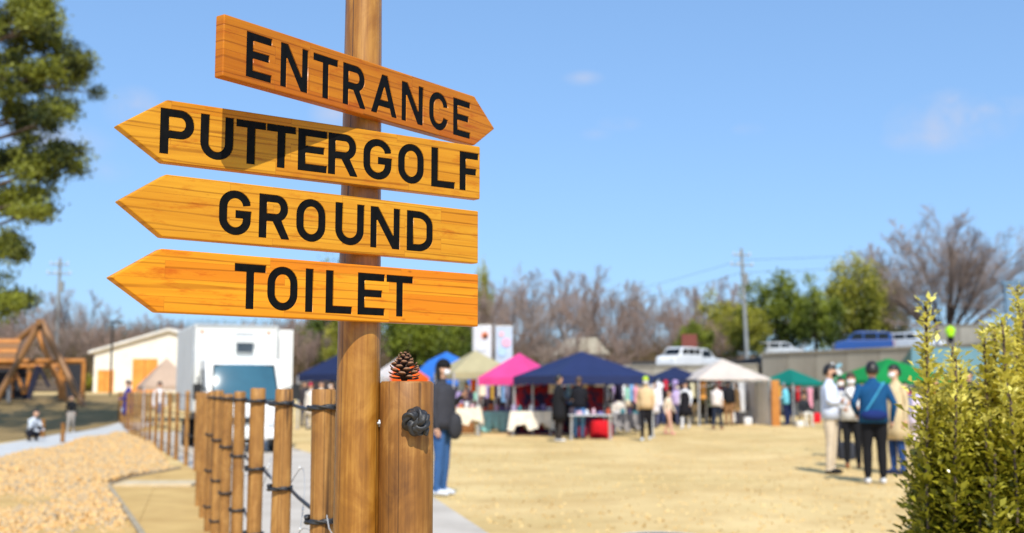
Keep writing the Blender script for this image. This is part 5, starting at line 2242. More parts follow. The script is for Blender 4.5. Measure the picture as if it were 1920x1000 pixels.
HG = [(868, 705, 735, 41, (206, 224, 244), 24, 'pale blue cloth hanging under the blue tent'), (905, 712, 742, 39, (244, 226, 196), 18, 'cream garment hanging under the khaki tent'), (888, 712, 735, 39.4, (240, 110, 40), 14, 'orange garment hanging left of the cream one'),
      (985, 714, 731, 36.5, (238, 96, 36), 12, 'orange bag shaped cloth hanging under the pink tent'), (1003, 708, 740, 36.2, (238, 230, 214), 15, 'white garment hanging right of the orange cloth'), (1035, 704, 738, 35.5, (226, 216, 200), 16, 'off white garment hanging at the navy tent corner'),
      (1066, 712, 742, 35.6, (120, 160, 206), 11, 'light blue garment hanging under the navy tent'), (1124, 706, 725, 34.4, (240, 240, 242), 24, 'white price board hanging from the navy tent'), (1097, 712, 728, 35.5, (226, 210, 180), 12, 'small cream cloth hanging beside the white price board'),
      (1230, 716, 760, 44, (236, 232, 240), 30, 'white sheet like garment hanging under the small navy tent'), (1248, 712, 745, 46, (196, 40, 60), 9, 'narrow red cloth hanging left of the cream tent'), (1266, 712, 740, 46, (170, 150, 200), 12, 'lilac garment hanging left of the cream tent'),
      (1300, 718, 745, 46, (222, 214, 176), 14, 'pale yellow garment hanging in the cream tent'), (1318, 716, 748, 46, (226, 160, 80), 14, 'amber garment hanging in the cream tent'), (1330, 718, 762, 46.4, (110, 118, 104), 16, 'grey green garment hanging in the cream tent'), (1347, 712, 735, 46.2, (176, 80, 90), 12, 'rose garment hanging in the cream tent'),
      (930, 715, 745, 40, (110, 100, 140), 12, 'dusky purple garment hanging under the khaki tent'), (950, 716, 750, 38.8, (150, 150, 190), 13, 'pale lilac garment hanging under the pink tent'), (968, 716, 748, 38.5, (70, 58, 70), 16, 'dark plum garment hanging under the pink tent'), (1160, 714, 752, 36.4, (40, 36, 60), 20, 'dark blue garment hanging against the plaid cloth')]
CN = [('white', (236, 236, 240)), ('black', (30, 28, 32)), ('red', (190, 40, 46)), ('mustard', (206, 160, 60)), ('sky blue', (130, 176, 222)), ('lilac', (172, 150, 200)), ('brown', (112, 76, 54)), ('pink', (236, 160, 180)), ('grey', (140, 140, 146)), ('mint', (150, 206, 186))]
for (p0, p1, Y_, tn, sd) in [(866, 960, 42.5, 'khaki', 1), (985, 1060, 37.8, 'navy', 2), (1140, 1212, 36.8, 'plaid backed navy', 3), (1222, 1300, 49.0, 'small dark', 4), (1300, 1372, 48.4, 'cream', 5), (1432, 1536, 49.0, 'teal', 6), (1590, 1700, 44.6, 'green', 7)]:
    rg2 = random.Random(sd)
    cs_ = CN[:]
    rg2.shuffle(cs_)
    n_ = 9
    for i_, (cn_, rgb_) in enumerate(cs_[:n_]):
        px_ = p0 + (p1 - p0) * (i_ + .5) / n_
        ty_ = rg2.uniform(716, 728)
        HG.append((px_, ty_, ty_ + rg2.uniform(22, 40), Y_ + rg2.uniform(-.4, .4), rgb_, rg2.uniform(8, 12), '%s garment on the back rail under the %s tent' % (cn_, tn)))
for h in HG:
    garment(*h, 'garments hanging in the stalls')
# dark sheets standing in for the deep shade inside the stalls
for (p0, p1, ty, by, Y, rgb, lb) in [(770, 905, 712, 790, 50, (52, 46, 58), 'dark backdrop cloth behind the blue tent stall'), (905, 1050, 712, 785, 43, (60, 50, 58), 'plum backdrop cloth behind the pink tent stall'), (1050, 1140, 712, 790, 38.6, (34, 32, 40), 'black backdrop cloth in the navy tent'), (570, 640, 708, 770, 46, (64, 58, 60), 'dark backdrop cloth behind the left tent'),
                                     (1290, 1376, 713, 775, 49.6, (58, 52, 44), 'brown backdrop cloth in the cream tent'), (1425, 1540, 722, 780, 50, (96, 98, 98), 'grey backdrop cloth behind the teal tent'), (1600, 1760, 716, 775, 45.5, (84, 90, 92), 'grey backdrop cloth behind the green tent')]:
    a_, c_ = at(p0, ty, Y), at(p1, by, Y)
    V_, F_ = [], []
    for i in range(25):
        x_ = a_.x + (c_.x - a_.x) * i / 24
        for z_ in (max(.02, c_.z), (a_.z + c_.z) / 2, a_.z):
            V_.append((x_, Y + .05 * math.sin(i * 1.3 + z_), z_))
    for i in range(24):
        for j in range(2):
            F_.append((3 * i + j, 3 * i + j + 1, 3 * i + 4 + j, 3 * i + 3 + j))
    o = link('shade_sheet', np_mesh('shade_sheet', V_, F_, cloth('bd_%d_%d_%d' % rgb, rgb), True))
    tag(o, lb, 'backdrop')

# banners
for (p0, p1, ty, Y, kind, lb) in [(888, 922, 611, 44, 0, 'white upright banner with an orange disc, the left one of two'), (930, 961, 613, 44.6, 1, 'pale blue and white banner with pink print, the right one of two')]:
    a_, c_ = at(p0, ty, Y), at(p1, ty, Y)
    e_ = empty('banner', ((a_.x + c_.x) / 2, Y, 0), 0, lb, 'banner', 'banners above the khaki tent')
    w_ = c_.x - a_.x
    zt = a_.z
    b = MB()
    b.tube([(-w_ / 2 - .03, .02, 0), (-w_ / 2 - .03, .02, zt + .1)], .018, 8)
    b.build('pole', ALU, e_)
    b = MB()
    b.tube([(-w_ / 2 - .03, .02, zt + .02), (w_ / 2, .02, zt + .02)], .012, 8)
    b.build('top_rod', ALU, e_)
    V_, F_ = [], []
    hb_ = 1.9
    for i in range(7):
        for j in range(13):
            V_.append((-w_ / 2 + w_ * i / 6, .015 * math.sin(i * 1.3 + j * .7), zt - hb_ * j / 12))
    for i in range(6):
        for j in range(12):
            F_.append((i * 13 + j, i * 13 + j + 1, i * 13 + 14 + j, i * 13 + 13 + j))
    fm = canopy_mat('banner_white', (240, 238, 240), .3) if kind == 0 else canopy_mat('banner_blue', (214, 226, 244), .3)
    fab = link('fabric', np_mesh('fabric', V_, F_, fm, True), e_)
    marks = [(.08, .36, .13, (246, 150, 112)), (.1, .40, .08, (244, 110, 70)), (-.05, .8, .16, (226, 228, 236))] if kind == 0 else [(-.1, .28, .1, (246, 190, 200)), (.08, .6, .17, (246, 186, 208)), (-.08, .95, .18, (186, 212, 244))]
    for (mx_, mz_, mr_, rgb) in marks:
        b = MB()
        b.tube([(mx_, -.025, zt - mz_), (mx_, -.032, zt - mz_)], mr_, 20)
        b.build('printed_disc', cloth('print_%d_%d_%d' % rgb, rgb), fab)

# wooden post of the stall by the teal tent
q = gp(1455, 799)
b = MB()
b.box((0, 0, .87), (.3, .16, 1.76))
o = b.build('stall_post', W_TIMBER, None, (q.x, q.y, 0), bevel=.01)
tag(o, 'thick orange wooden post in front of the teal tent', 'post')


# ------------------------------------------------------------------ people
SKIN = M('skin', lin((222, 176, 146)), lin((206, 156, 128)), scale=9, rough=.55, spec=.3)
HAIRB = M('black_hair', (.010, .008, .007), (.02, .016, .013), scale=40, rough=.45, stretch=(1, 1, .3))
HAIRN = M('brown_hair', (.05, .028, .016), (.08, .045, .026), scale=40, rough=.45, stretch=(1, 1, .3))
EYE = M('eye_dark', (.01, .008, .008), (.015, .01, .01), rough=.2)
MASKW = cloth('mask_white', (236, 238, 240))
MASKB = cloth('mask_black', (30, 30, 34))


def ell(c, rx, ry, ax=Vector((0, 0, 1)), n=14):
    """elliptical ring at c, normal ax, rx along local x"""
    ax = ax.normalized()
    ux = Vector((1, 0, 0))
    ux = (ux - ax * ux.dot(ax))
    ux = ux.normalized() if ux.length > .1 else Vector((0, 1, 0))
    uy = ax.cross(ux)
    return [c + ux * rx * math.cos(2 * PI * k / n) + uy * ry * math.sin(2 * PI * k / n) for k in range(n)]


def limb(b_, pts, rads, n=12):
    pts = [Vector(p) for p in pts]
    rings = []
    for i, p in enumerate(pts):
        a_ = pts[max(0, i - 1)]
        c_ = pts[min(len(pts) - 1, i + 1)]
        rx, ry = rads[i] if isinstance(rads[i], tuple) else (rads[i], rads[i])
        rings.append(ell(p, rx, ry, c_ - a_, n))
    b_.loft(rings)


POSES = {
    # (elbow, wrist) offsets for the left(-x) and right(+x) arms as absolute points, then legs (knee, ankle)
    'stand': dict(),
    'walk': dict(la=((-.23, .10, 1.12), (-.22, .06, .88)), ra=((.23, -.06, 1.12), (.22, -.18, .90)), ll=((-.09, -.10, .50), (-.10, -.16, .09)), rl=((.09, .02, .50), (.09, .20, .11))),
    'fold': dict(la=((-.25, -.04, 1.13), (.06, -.22, 1.12)), ra=((.25, -.04, 1.13), (-.06, -.20, 1.16))),
    'hold': dict(la=((-.24, -.02, 1.12), (-.14, -.27, 1.08)), ra=((.24, -.02, 1.12), (.12, -.27, 1.10))),
    'phone': dict(la=((-.22, .02, 1.12), (-.22, -.03, .88)), ra=((.24, -.03, 1.12), (.10, -.24, 1.26))),
    'back': dict(la=((-.27, .05, 1.13), (-.25, -.04, .90)), ra=((.27, .05, 1.13), (.21, -.12, 1.0))),
    'sit': dict(drop=-.46, la=((-.23, -.04, 1.13), (-.14, -.28, .98)), ra=((.23, -.04, 1.13), (.14, -.28, .98)), ll=((-.12, -.42, .94), (-.13, -.44, .54)), rl=((.12, -.42, .94), (.13, -.40, .54))),
    'crouch': dict(drop=-.66, lean=.35, la=((-.2, -.25, 1.10), (-.08, -.45, 1.02)), ra=((.2, -.25, 1.10), (.1, -.46, 1.04)), ll=((-.16, -.34, 1.10), (-.13, -.1, .74)), rl=((.16, -.34, 1.10), (.13, -.1, .74))),
}


def person(px, foot_y, label, top, bottom, rz=0.0, pose='stand', h=1.68, shoes=(60, 55, 52), hair='short', hairm=None, mask=None, coat=None, dress=None, hat=None, bag=None, strap=None, build_=1.0, sleeve=None, voxel=.026, z=0.0, Y=None, group='people at the market', fingers=False, child=False, waist_bag=None, skin_legs=False):
    if Y is None:
        q = gp(px, foot_y, z)
    else:
        q = at(px, foot_y, Y)
    e_ = empty('person', (q.x, q.y, z), R(rz), label, 'person', group)
    ps = POSES[pose]
    dr = ps.get('drop', 0.0)
    lean = ps.get('lean', 0.0)
    k = h / 1.70
    kb = k * build_

    def J(p, torso=False):
        p = Vector(p)
        if torso and lean:
            dz = p.z - .94
            p = Vector((p.x, p.y - math.sin(lean) * dz, .94 + dz * math.cos(lean)))
        return Vector((p.x * kb, p.y * kb, (p.z + dr) * k))

    b_ = MB()
    tags = []      # (p, q, material index)

    def part(pts, rads, mi, torso=False, raw=False):
        P_ = [Vector(p) if raw else J(p, torso) for p in pts]
        limb(b_, P_, [((r[0] * kb, r[1] * kb) if isinstance(r, tuple) else r * kb) for r in rads])
        for a_, c_ in zip(P_[:-1], P_[1:]):
            tags.append((a_, c_, mi, (rads[0][0] if isinstance(rads[0], tuple) else rads[0]) * kb))

    part([(0, .0, .84), (0, 0, .94), (0, .0, 1.02)], [(.14, .10), (.165, .115), (.145, .10)], 1, True)
    part([(0, 0, 1.0), (0, 0, 1.10), (0, 0, 1.26), (0, .0, 1.36), (0, .01, 1.43), (0, .005, 1.46)], [(.145, .10), (.14, .098), (.175, .118), (.17, .105), (.10, .075), (.06, .06)], 0, True)
    part([(0, .005, 1.42), (0, -.01, 1.50), (0, -.012, 1.56)], [.058, .052, .056], 2, True)
    la = ps.get('la', ((-.22, .02, 1.12), (-.225, -.03, .88)))
    ra = ps.get('ra', ((.22, .02, 1.12), (.225, -.03, .88)))
    hands = []
    for sg, (el_, wr_) in ((-1, la), (1, ra)):
        sh_ = Vector((sg * .165, 0, 1.385))
        part([(sg * .10, 0, 1.37), tuple(sh_), tuple(sh_.lerp(Vector(el_), .5)), el_], [.055, .063, .052, .044], 0, True)
        wv = Vector(wr_)
        part([el_, tuple(Vector(el_).lerp(wv, .35)), wr_], [.044, .045, .032], 0 if sleeve is None else sleeve, True)
        d_ = (wv - Vector(el_)).normalized()
        part([tuple(wv - d_ * .02), tuple(wv + d_ * .04), tuple(wv + d_ * .09)], [.028, (.036, .024), (.034, .018)], 2, True)
        hands.append((sg, wv, d_))
    ll = ps.get('ll', ((-.095, -.01, .50), (-.10, .02, .09)))
    rl = ps.get('rl', ((.095, -.01, .50), (.10, .02, .09)))
    for sg, (kn_, an_) in ((-1, ll), (1, rl)):
        hip = Vector((sg * .085, 0, .92))
        part([tuple(hip), tuple(hip.lerp(Vector(kn_), .45)), kn_], [.102, .092, .068], 1)
        an = Vector(an_)
        part([kn_, tuple(Vector(kn_).lerp(an, .35)), tuple(an + Vector((0, 0, .02)))], [.068, .066, .05], 2 if skin_legs else 1)
        # shoe: heel to toe
        a0 = J(an)
        gz = max(0.0, a0.z - .09 * k)
        part([(a0.x, a0.y + .06 * k, gz + .045 * k), (a0.x, a0.y - .02 * k, gz + .055 * k), (a0.x, a0.y - .12 * k, gz + .042 * k), (a0.x, a0.y - .175 * k, gz + .034 * k)], [(.036, .04), (.042, .05), (.046, .036), (.034, .026)], 3, raw=True)
    # head: skull, jaw, nose, ears
    hc = J((0, -.02, 1.605), True)
    kh = k * (1.0 if not child else 1.12)

    def jaw(d):
        return 1 - (.16 * max(0, -d.z) * (1 if d.y > 0 else .55)) - .05 * max(0, -d.y) * (1 - abs(d.z))
    hb = MB()
    hb.sphere(hc, (.076 * kh, .094 * kh, .113 * kh), 20, 14, jaw)
    hb.sphere(hc + Vector((0, -.092, -.012)) * kh, (.012 * kh, .016 * kh, .02 * kh), 8, 6)
    for sg in (-1, 1):
        hb.sphere(hc + Vector((sg * .077, .008, -.008)) * kh, (.010 * kh, .02 * kh, .03 * kh), 8, 6)
    base = len(b_.v)
    b_.v += hb.v
    b_.f += [tuple(i + base for i in f) for f in hb.f]
    b_.m += [0] * len(hb.f)
    me = b_.mesh('body', [SKIN])
    ob = bpy.data.objects.new('tmp', me)
    C.objects.link(ob)
    md = ob.modifiers.new('r', 'REMESH')
    md.mode = 'VOXEL'
    md.voxel_size = voxel * k
    sm_ = ob.modifiers.new('s', 'SMOOTH')
    sm_.factor = .5
    sm_.iterations = 3
    dg_ = bpy.context.evaluated_depsgraph_get()
    me2 = bpy.data.meshes.new_from_object(ob.evaluated_get(dg_))
    bpy.data.objects.remove(ob)
    me2.name = 'body'
    me2.materials.clear()
    shm = cloth('shoe_%d_%d_%d' % shoes, shoes)
    mats = [cloth('c_%d_%d_%d' % top, top), cloth('c_%d_%d_%d' % bottom, bottom), SKIN, shm, EYE]
    for m_ in mats:
        me2.materials.append(m_)
    # material by the nearest limb axis
    n_ = len(me2.polygons)
    ctr = np.empty(n_ * 3, dtype=np.float32)
    me2.polygons.foreach_get('center', ctr)
    ctr = ctr.reshape(-1, 3)
    best = np.full(n_, 9e9)
    idx = np.zeros(n_, dtype=np.int32)
    for (a_, c_, mi, r_) in tags:
        a_, c_ = np.array(a_[:]), np.array(c_[:])
        ab = c_ - a_
        t = np.clip(((ctr - a_) @ ab) / (ab @ ab + 1e-12), 0, 1)
        d_ = np.linalg.norm(ctr - (a_ + t[:, None] * ab), axis=1) - r_ * .8
        m_ = d_ < best
        best[m_] = d_[m_]
        idx[m_] = mi
    hd_ = np.linalg.norm((ctr - np.array(hc[:])) / np.array([1, 1, 1.2]), axis=1) < .105 * kh
    idx[hd_] = 2
    me2.polygons.foreach_set('material_index', idx)
    me2.polygons.foreach_set('use_smooth', np.ones(n_, dtype=bool))
    # eyes and fingers belong to the same body mesh
    bm = bmesh.new()
    bm.from_mesh(me2)
    xb = MB()
    xb.cur = 4
    for sg in (-1, 1):
        xb.sphere(hc + Vector((sg * .031, -.083, .012)) * kh, (.013 * kh, .008 * kh, .007 * kh), 8, 6)
    xb.cur = 2
    if fingers:
        for (sg, wv, d_) in hands:
            p_ = J(tuple(wv + d_ * .085), True)
            dd = (J(tuple(wv + d_), True) - J(tuple(wv), True)).normalized()
            sd = dd.cross(Vector((1, 0, 0)))
            sd = sd.normalized() if sd.length > .2 else Vector((0, 1, 0))
            bend = sd.cross(dd) * (.3 * -sg)
            for fi, (o_, ln) in enumerate(((-.026, .062), (-.009, .074), (.009, .07), (.025, .055))):
                a_ = p_ + sd * o_ * k - dd * .01
                xb.tube([a_, a_ + dd * ln * .5 * k, a_ + (dd * .92 + bend).normalized() * ln * k], [.0095 * k, .0088 * k, .0065 * k], 7)
            a_ = J(tuple(wv + d_ * .03), True) - sd * .024 * k
            xb.tube([a_, a_ + (dd * .6 - sd * .7).normalized() * .035 * k, a_ + (dd - sd * .45).normalized() * .066 * k], [.012 * k, .0105 * k, .008 * k], 7)
    off = [bm.verts.new(v) for v in xb.v]
    for f, mi in zip(xb.f, xb.m):
        fc = bm.faces.new([off[i] for i in f])
        fc.material_index = mi
        fc.smooth = True
    bm.to_mesh(me2)
    bm.free()
    link('body', me2, e_)
    # hair
    if hair:
        hm = hairm or HAIRB
        b2 = MB()
        long_ = hair == 'long'
        vs_, fs_ = [], []
        nu, nv = 24, 16
        for j in range(nv + 1):
            th = PI * j / nv
            for i in range(nu):
                ph_ = 2 * PI * i / nu
                d = Vector((math.sin(th) * math.cos(ph_), math.sin(th) * math.sin(ph_), math.cos(th)))
                r_ = 1.11 + .03 * math.sin(ph_ * 7 + th * 5)
                vs_.append(hc + Vector((d.x * .076 * r_, d.y * .094 * r_ + .006, d.z * .113 * r_ * (1 if d.z > 0 or not long_ else 1.9))) * kh)
        for j in range(nv):
            for i in range(nu):
                ph_ = 2 * PI * (i + .5) / nu
                th = PI * (j + .5) / nv
                y_ = math.sin(th) * math.sin(ph_)
                z_ = math.cos(th)
                if hat:
                    pass
                front = y_ < -.1
                lim = .42 if front else (-.35 if not long_ else -.95)
                if -.1 <= y_ < .25:
                    lim = .0 if not long_ else -.95
                if z_ < lim:
                    continue
                fs_.append((j * nu + i, (j + 1) * nu + i, (j + 1) * nu + (i + 1) % nu, j * nu + (i + 1) % nu))
        b2.add(vs_, fs_)
        mm = b2.mesh('hair', hm, smooth=True)
        bm = bmesh.new()
        bm.from_mesh(mm)
        bmesh.ops.delete(bm, geom=[v for v in bm.verts if not v.link_faces], context='VERTS')
        bm.to_mesh(mm)
        bm.free()
        ho = link('hair', mm, e_)
        sol = ho.modifiers.new('t', 'SOLIDIFY')
        sol.thickness = .012
    if hat:
        b2 = MB()
        vs_ = []
        rings = []
        for t in (0, .3, .6, .85, 1.0):
            z_ = .02 + .115 * t
            r_ = math.sqrt(max(0.02, 1 - (t * .97) ** 2.4))
            rings.append([hc + Vector((.086 * r_ * math.cos(2 * PI * i / 18), .104 * r_ * math.sin(2 * PI * i / 18), z_)) * kh for i in range(18)])
        b2.loft(rings)
        b2.build('hat', cloth('hat_%d_%d_%d' % hat, hat), e_, smooth=True)
    if mask is not None:
        b2 = MB()
        rings = []
        for (z_, w_, y_) in ((.0, .052, -.088), (-.03, .062, -.102), (-.06, .058, -.094), (-.085, .04, -.075)):
            row = []
            for i in range(9):
                a_ = (i / 8 - .5) * 2
                row.append(hc + Vector((a_ * w_ * 1.2, y_ + .05 * a_ * a_, z_)) * kh)
            rings.append(row)
        V_ = [v for r in rings for v in r]
        F_ = [(j * 9 + i, j * 9 + i + 1, (j + 1) * 9 + i + 1, (j + 1) * 9 + i) for j in range(3) for i in range(8)]
        b2.add(V_, F_)
        mo = b2.build('face_mask', mask, e_, smooth=True)
        mo.modifiers.new('t', 'SOLIDIFY').thickness = .004

    def skirt(name, rows, rgb, wav=.006):
        b2 = MB()
        rings = []
        for (z_, rx, ry) in rows:
            c_ = J((0, 0, z_), True)
            rings.append([c_ + Vector((rx * kb * math.cos(2 * PI * i / 28) * (1 + wav * 4 * math.sin(i * 1.9) * (1.35 - z_)), ry * kb * math.sin(2 * PI * i / 28) * (1 + wav * 5 * math.sin(i * 1.3 + 1) * (1.35 - z_)), 0)) for i in range(28)])
        b2.loft(rings, caps=False)
        o_ = b2.build(name, cloth('c_%d_%d_%d' % rgb, rgb), e_, smooth=True)
        o_.modifiers.new('t', 'SOLIDIFY').thickness = .008
        return o_
    if coat == 'short':
        skirt('jacket', [(1.40, .135, .10), (1.30, .192, .135), (1.15, .18, .135), (1.0, .188, .142), (.86, .20, .148)], top)
    elif coat == 'puffy':
        skirt('jacket', [(1.42, .14, .11), (1.34, .21, .16), (1.29, .205, .155), (1.22, .225, .175), (1.16, .215, .165), (1.08, .23, .18), (1.02, .22, .17), (.94, .235, .18), (.84, .225, .17)], top, .003)
    elif coat == 'long':
        skirt('coat', [(1.40, .135, .10), (1.30, .195, .14), (1.12, .185, .14), (.95, .205, .155), (.75, .22, .165), (.55, .235, .175)], top, .012)
    if dress:
        skirt('dress', [(1.38, .13, .10), (1.28, .185, .13), (1.08, .165, .125), (.9, .21, .16), (.7, .245, .185), (.48, .275, .21)], dress, .018)
    if strap:
        b2 = MB()
        for yy, sg_ in ((-.15, 1), (.155, 1)):
            pts = [J((-.13 + .30 * t, yy * (.9 + .1 * math.sin(PI * t)), 1.44 - .5 * t), True) for t in (0, .12, .3, .5, .7, .88, 1.0)]
            b2.tube(pts, .016 * k, 6)
        b2.build('bag_strap', cloth('s_%d_%d_%d' % strap, strap), e_, smooth=True)
    if waist_bag:
        b2 = MB()
        c_ = J((.02, .18, .97), True)
        b2.sphere(c_, (.17 * k, .06 * k, .075 * k), 16, 10, lambda d: 1 + .12 * abs(d.x))
        b2.build('waist_bag', cloth('s_%d_%d_%d' % waist_bag, waist_bag), e_, smooth=True)
    if bag:
        bx_, by_, bz_, bw_, bh_, rgb = bag
        c_ = J((bx_, by_, bz_), True)
        b2 = MB()
        b2.sphere(c_, (bw_ * k, .09 * k, bh_ * k), 16, 10, lambda d: 1 + .14 * (abs(d.x) * abs(d.z)))
        hb_ = b2.build('bag', cloth('s_%d_%d_%d' % rgb, rgb), e_, smooth=True)
        b2 = MB()
        s_ = J((bx_ * .7, by_ * .6, 1.40), True)
        b2.tube([c_ + Vector((0, 0, bh_ * .8 * k)), c_.lerp(s_, .5) + Vector((0, -.02, 0)), s_], .012 * k, 6)
        b2.build('handle', cloth('s_%d_%d_%d' % rgb, rgb), hb_)
    return e_


# the group of four on the right, nearest to the camera
person(1560, 889, 'man in a white shirt and beige trousers talking with folded arms', (214, 222, 240), (216, 198, 172), 62, 'fold', 1.71, (32, 30, 30), 'short', mask=MASKB, coat='short', voxel=.018, fingers=True)
person(1600, 878, 'woman in a white jacket and black trousers behind the group', (228, 226, 222), (28, 28, 32), -15, 'hold', 1.60, (150, 96, 60), 'short', HAIRN, mask=MASKW, coat='short', voxel=.02, strap=(70, 60, 50), fingers=True)
person(1642, 907, 'man in a blue jacket and black trousers seen from behind', (20, 78, 124), (22, 22, 26), 172, 'back', 1.70, (234, 236, 240), 'short', coat='short', voxel=.018, strap=(70, 160, 200), waist_bag=(24, 44, 104), fingers=True, build_=1.06)
person(1684, 890, 'man in a beige coat and jeans turned to the blue jacket', (214, 192, 150), (44, 74, 128), -65, 'stand', 1.70, (40, 50, 80), 'short', mask=MASKW, coat='long', voxel=.02, fingers=True)
# the walker by the end post
person(827, 930, 'walker in a dark grey padded jacket and jeans with a black cap', (62, 62, 68), (60, 98, 148), 70, 'phone', 1.68, (216, 220, 228), 'long', mask=MASKW, coat='puffy', hat=(22, 22, 26), bag=(.0, -.19, .88, .12, .17, (58, 58, 62)), voxel=.02, fingers=True)
# people left of the signpost
person(238, 808, 'person in a long blue robe standing by the rope fence', (36, 42, 132), (34, 40, 122), -70, 'hold', 1.66, (40, 40, 60), 'short', coat='long', bag=(-.2, -.12, .72, .09, .13, (230, 232, 236)))
person(56, 829, 'child in a white shirt crouching beside the wooden stake', (206, 214, 222), (36, 36, 46), 60, 'crouch', 1.40, child=True)
person(132, 812, 'small child in a black top on the pale path', (26, 28, 32), (168, 160, 152), 10, 'walk', 1.18, (220, 222, 226), child=True)
person(601, 812, 'woman in cream clothes between the truck and the signpost', (232, 214, 190), (226, 208, 184), 20, 'hold', 1.62, (40, 36, 34), 'long', HAIRN, coat='long')
person(582, 806, 'visitor with a red hat and pale coat beside the truck', (226, 216, 204), (214, 204, 192), -20, 'stand', 1.58, (60, 60, 60), 'short', HAIRN, hat=(214, 50, 84), coat='long')
person(297, 806, 'person in white seen through the far fence posts', (232, 228, 230), (120, 130, 160), 30, 'stand', 1.62)
# market crowd
person(1017, 806, 'woman in a maroon jacket behind the ivory cloth table', (104, 58, 66), (60, 40, 46), 150, 'stand', 1.66, coat='short', hair='short')
person(1048, 829, 'person in a black coat and white shoes beside the ivory table', (28, 28, 32), (64, 58, 56), 110, 'hold', 1.72, (220, 220, 220), 'short', coat='long')
person(1086, 824, 'person in a black top and light jeans behind the grey table', (26, 26, 32), (90, 138, 190), 160, 'hold', 1.70, (60, 70, 90), 'short', HAIRN, coat='short')
person(1070, 815, 'shopper with a maroon hat deep in the navy tent', (90, 130, 180), (40, 40, 50), 10, 'hold', 1.62, (40, 40, 40), 'short', hat=(130, 30, 70))
person(1112, 812, 'person in a brown fur jacket behind the grey table', (78, 62, 52), (48, 42, 44), -40, 'hold', 1.60, (40, 36, 34), 'long', HAIRN, coat='short')
person(1160, 808, 'seller in a white and tan top right of the grey table', (222, 210, 196), (130, 128, 130), 15, 'sit', 1.66, (220, 220, 220), 'short')
person(1212, 827, 'person with a lime cap, mask and tan jacket', (216, 186, 142), (26, 24, 28), -10, 'walk', 1.68, (216, 222, 228), 'long', mask=MASKW, hat=(190, 220, 60), coat='short')
person(1192, 806, 'person in a dark suit in the shade of the navy tent', (40, 40, 52), (36, 36, 46), 40, 'stand', 1.68, (200, 205, 210))
person(1254, 815, 'child in a cream top and pink trousers in front of the cream tent', (236, 216, 190), (220, 172, 150), 60, 'walk', 1.32, (230, 150, 150), 'long', HAIRN, child=True)
person(1286, 805, 'woman in a black pinafore dress with white sleeves', (236, 236, 238), (226, 226, 228), -20, 'walk', 1.62, (210, 210, 212), 'long', dress=(26, 24, 30), hairm=HAIRB)
person(1306, 796, 'person in a black jacket behind the pinafore woman', (30, 28, 30), (206, 186, 150), 170, 'stand', 1.66, (60, 56, 50), 'short', coat='short')
person(1345, 806, 'woman in a white top carrying a tan shoulder bag', (236, 226, 218), (40, 48, 66), 150, 'walk', 1.60, (150, 70, 50), 'short', HAIRN, bag=(-.05, -.22, .98, .17, .17, (168, 112, 52)), coat='short')
person(1367, 799, 'man in a black jacket and brown trousers beside the tan bag', (28, 28, 32), (150, 112, 76), 165, 'stand', 1.72, (90, 60, 44), 'short', coat='short')
person(1427, 796, 'woman in a cream jacket and jeans left of the wooden post', (232, 218, 190), (40, 60, 116), 50, 'hold', 1.62, (236, 236, 236), 'short', coat='short')
person(1474, 798, 'person in a light blue top right of the wooden post', (124, 214, 234), (34, 44, 84), -100, 'hold', 1.62, (50, 56, 90), 'short', hat=(206, 214, 224), coat='short', build_=1.1)
person(1484, 797, 'person in dark jeans half hidden by the light blue top', (60, 66, 90), (36, 54, 104), 20, 'stand', 1.64)
person(1508, 800, 'seated person in a dark top and white trousers', (44, 46, 52), (228, 218, 200), 12, 'sit', 1.70, (232, 230, 226), 'short')
person(1581, 858, 'woman in a navy top standing behind the white shirt man', (46, 58, 110), (40, 42, 52), -30, 'hold', 1.58, (60, 60, 66), 'long', mask=MASKW)
person(1722, 832, 'girl in a white and pink dress with long dark hair', (70, 110, 180), (230, 214, 226), 160, 'stand', 1.50, (230, 230, 235), 'long', dress=(232, 216, 232))
person(1756, 826, 'person in an orange jacket behind the thin shrub shoots', (222, 116, 70), (48, 54, 78), 70, 'hold', 1.66, (60, 60, 60), 'short', coat='short')
person(1822, 850, 'person in a black jacket behind the golden shrubs', (34, 32, 36), (38, 74, 150), -60, 'hold', 1.74, (60, 60, 60), 'short', coat='short')
person(1872, 846, 'person in a brown jacket hidden by the dense shrub', (92, 70, 56), (40, 60, 120), 30, 'stand', 1.72, (60, 60, 60), 'short', coat='short')
person(1530, 792, 'person in a white cap far behind the white shirt man', (190, 196, 206), (70, 76, 96), 30, 'stand', 1.6, hat=(236, 236, 236))
person(690 + 185, 806, 'seller in a purple top behind the cream cloth table', (120, 104, 150), (60, 60, 70), 5, 'hold', 1.6, hair='long')
person(925, 800, 'seller in a grey lilac top behind the teal cloth table', (160, 150, 180), (60, 60, 70), -10, 'hold', 1.58, hair='short', hairm=HAIRN)
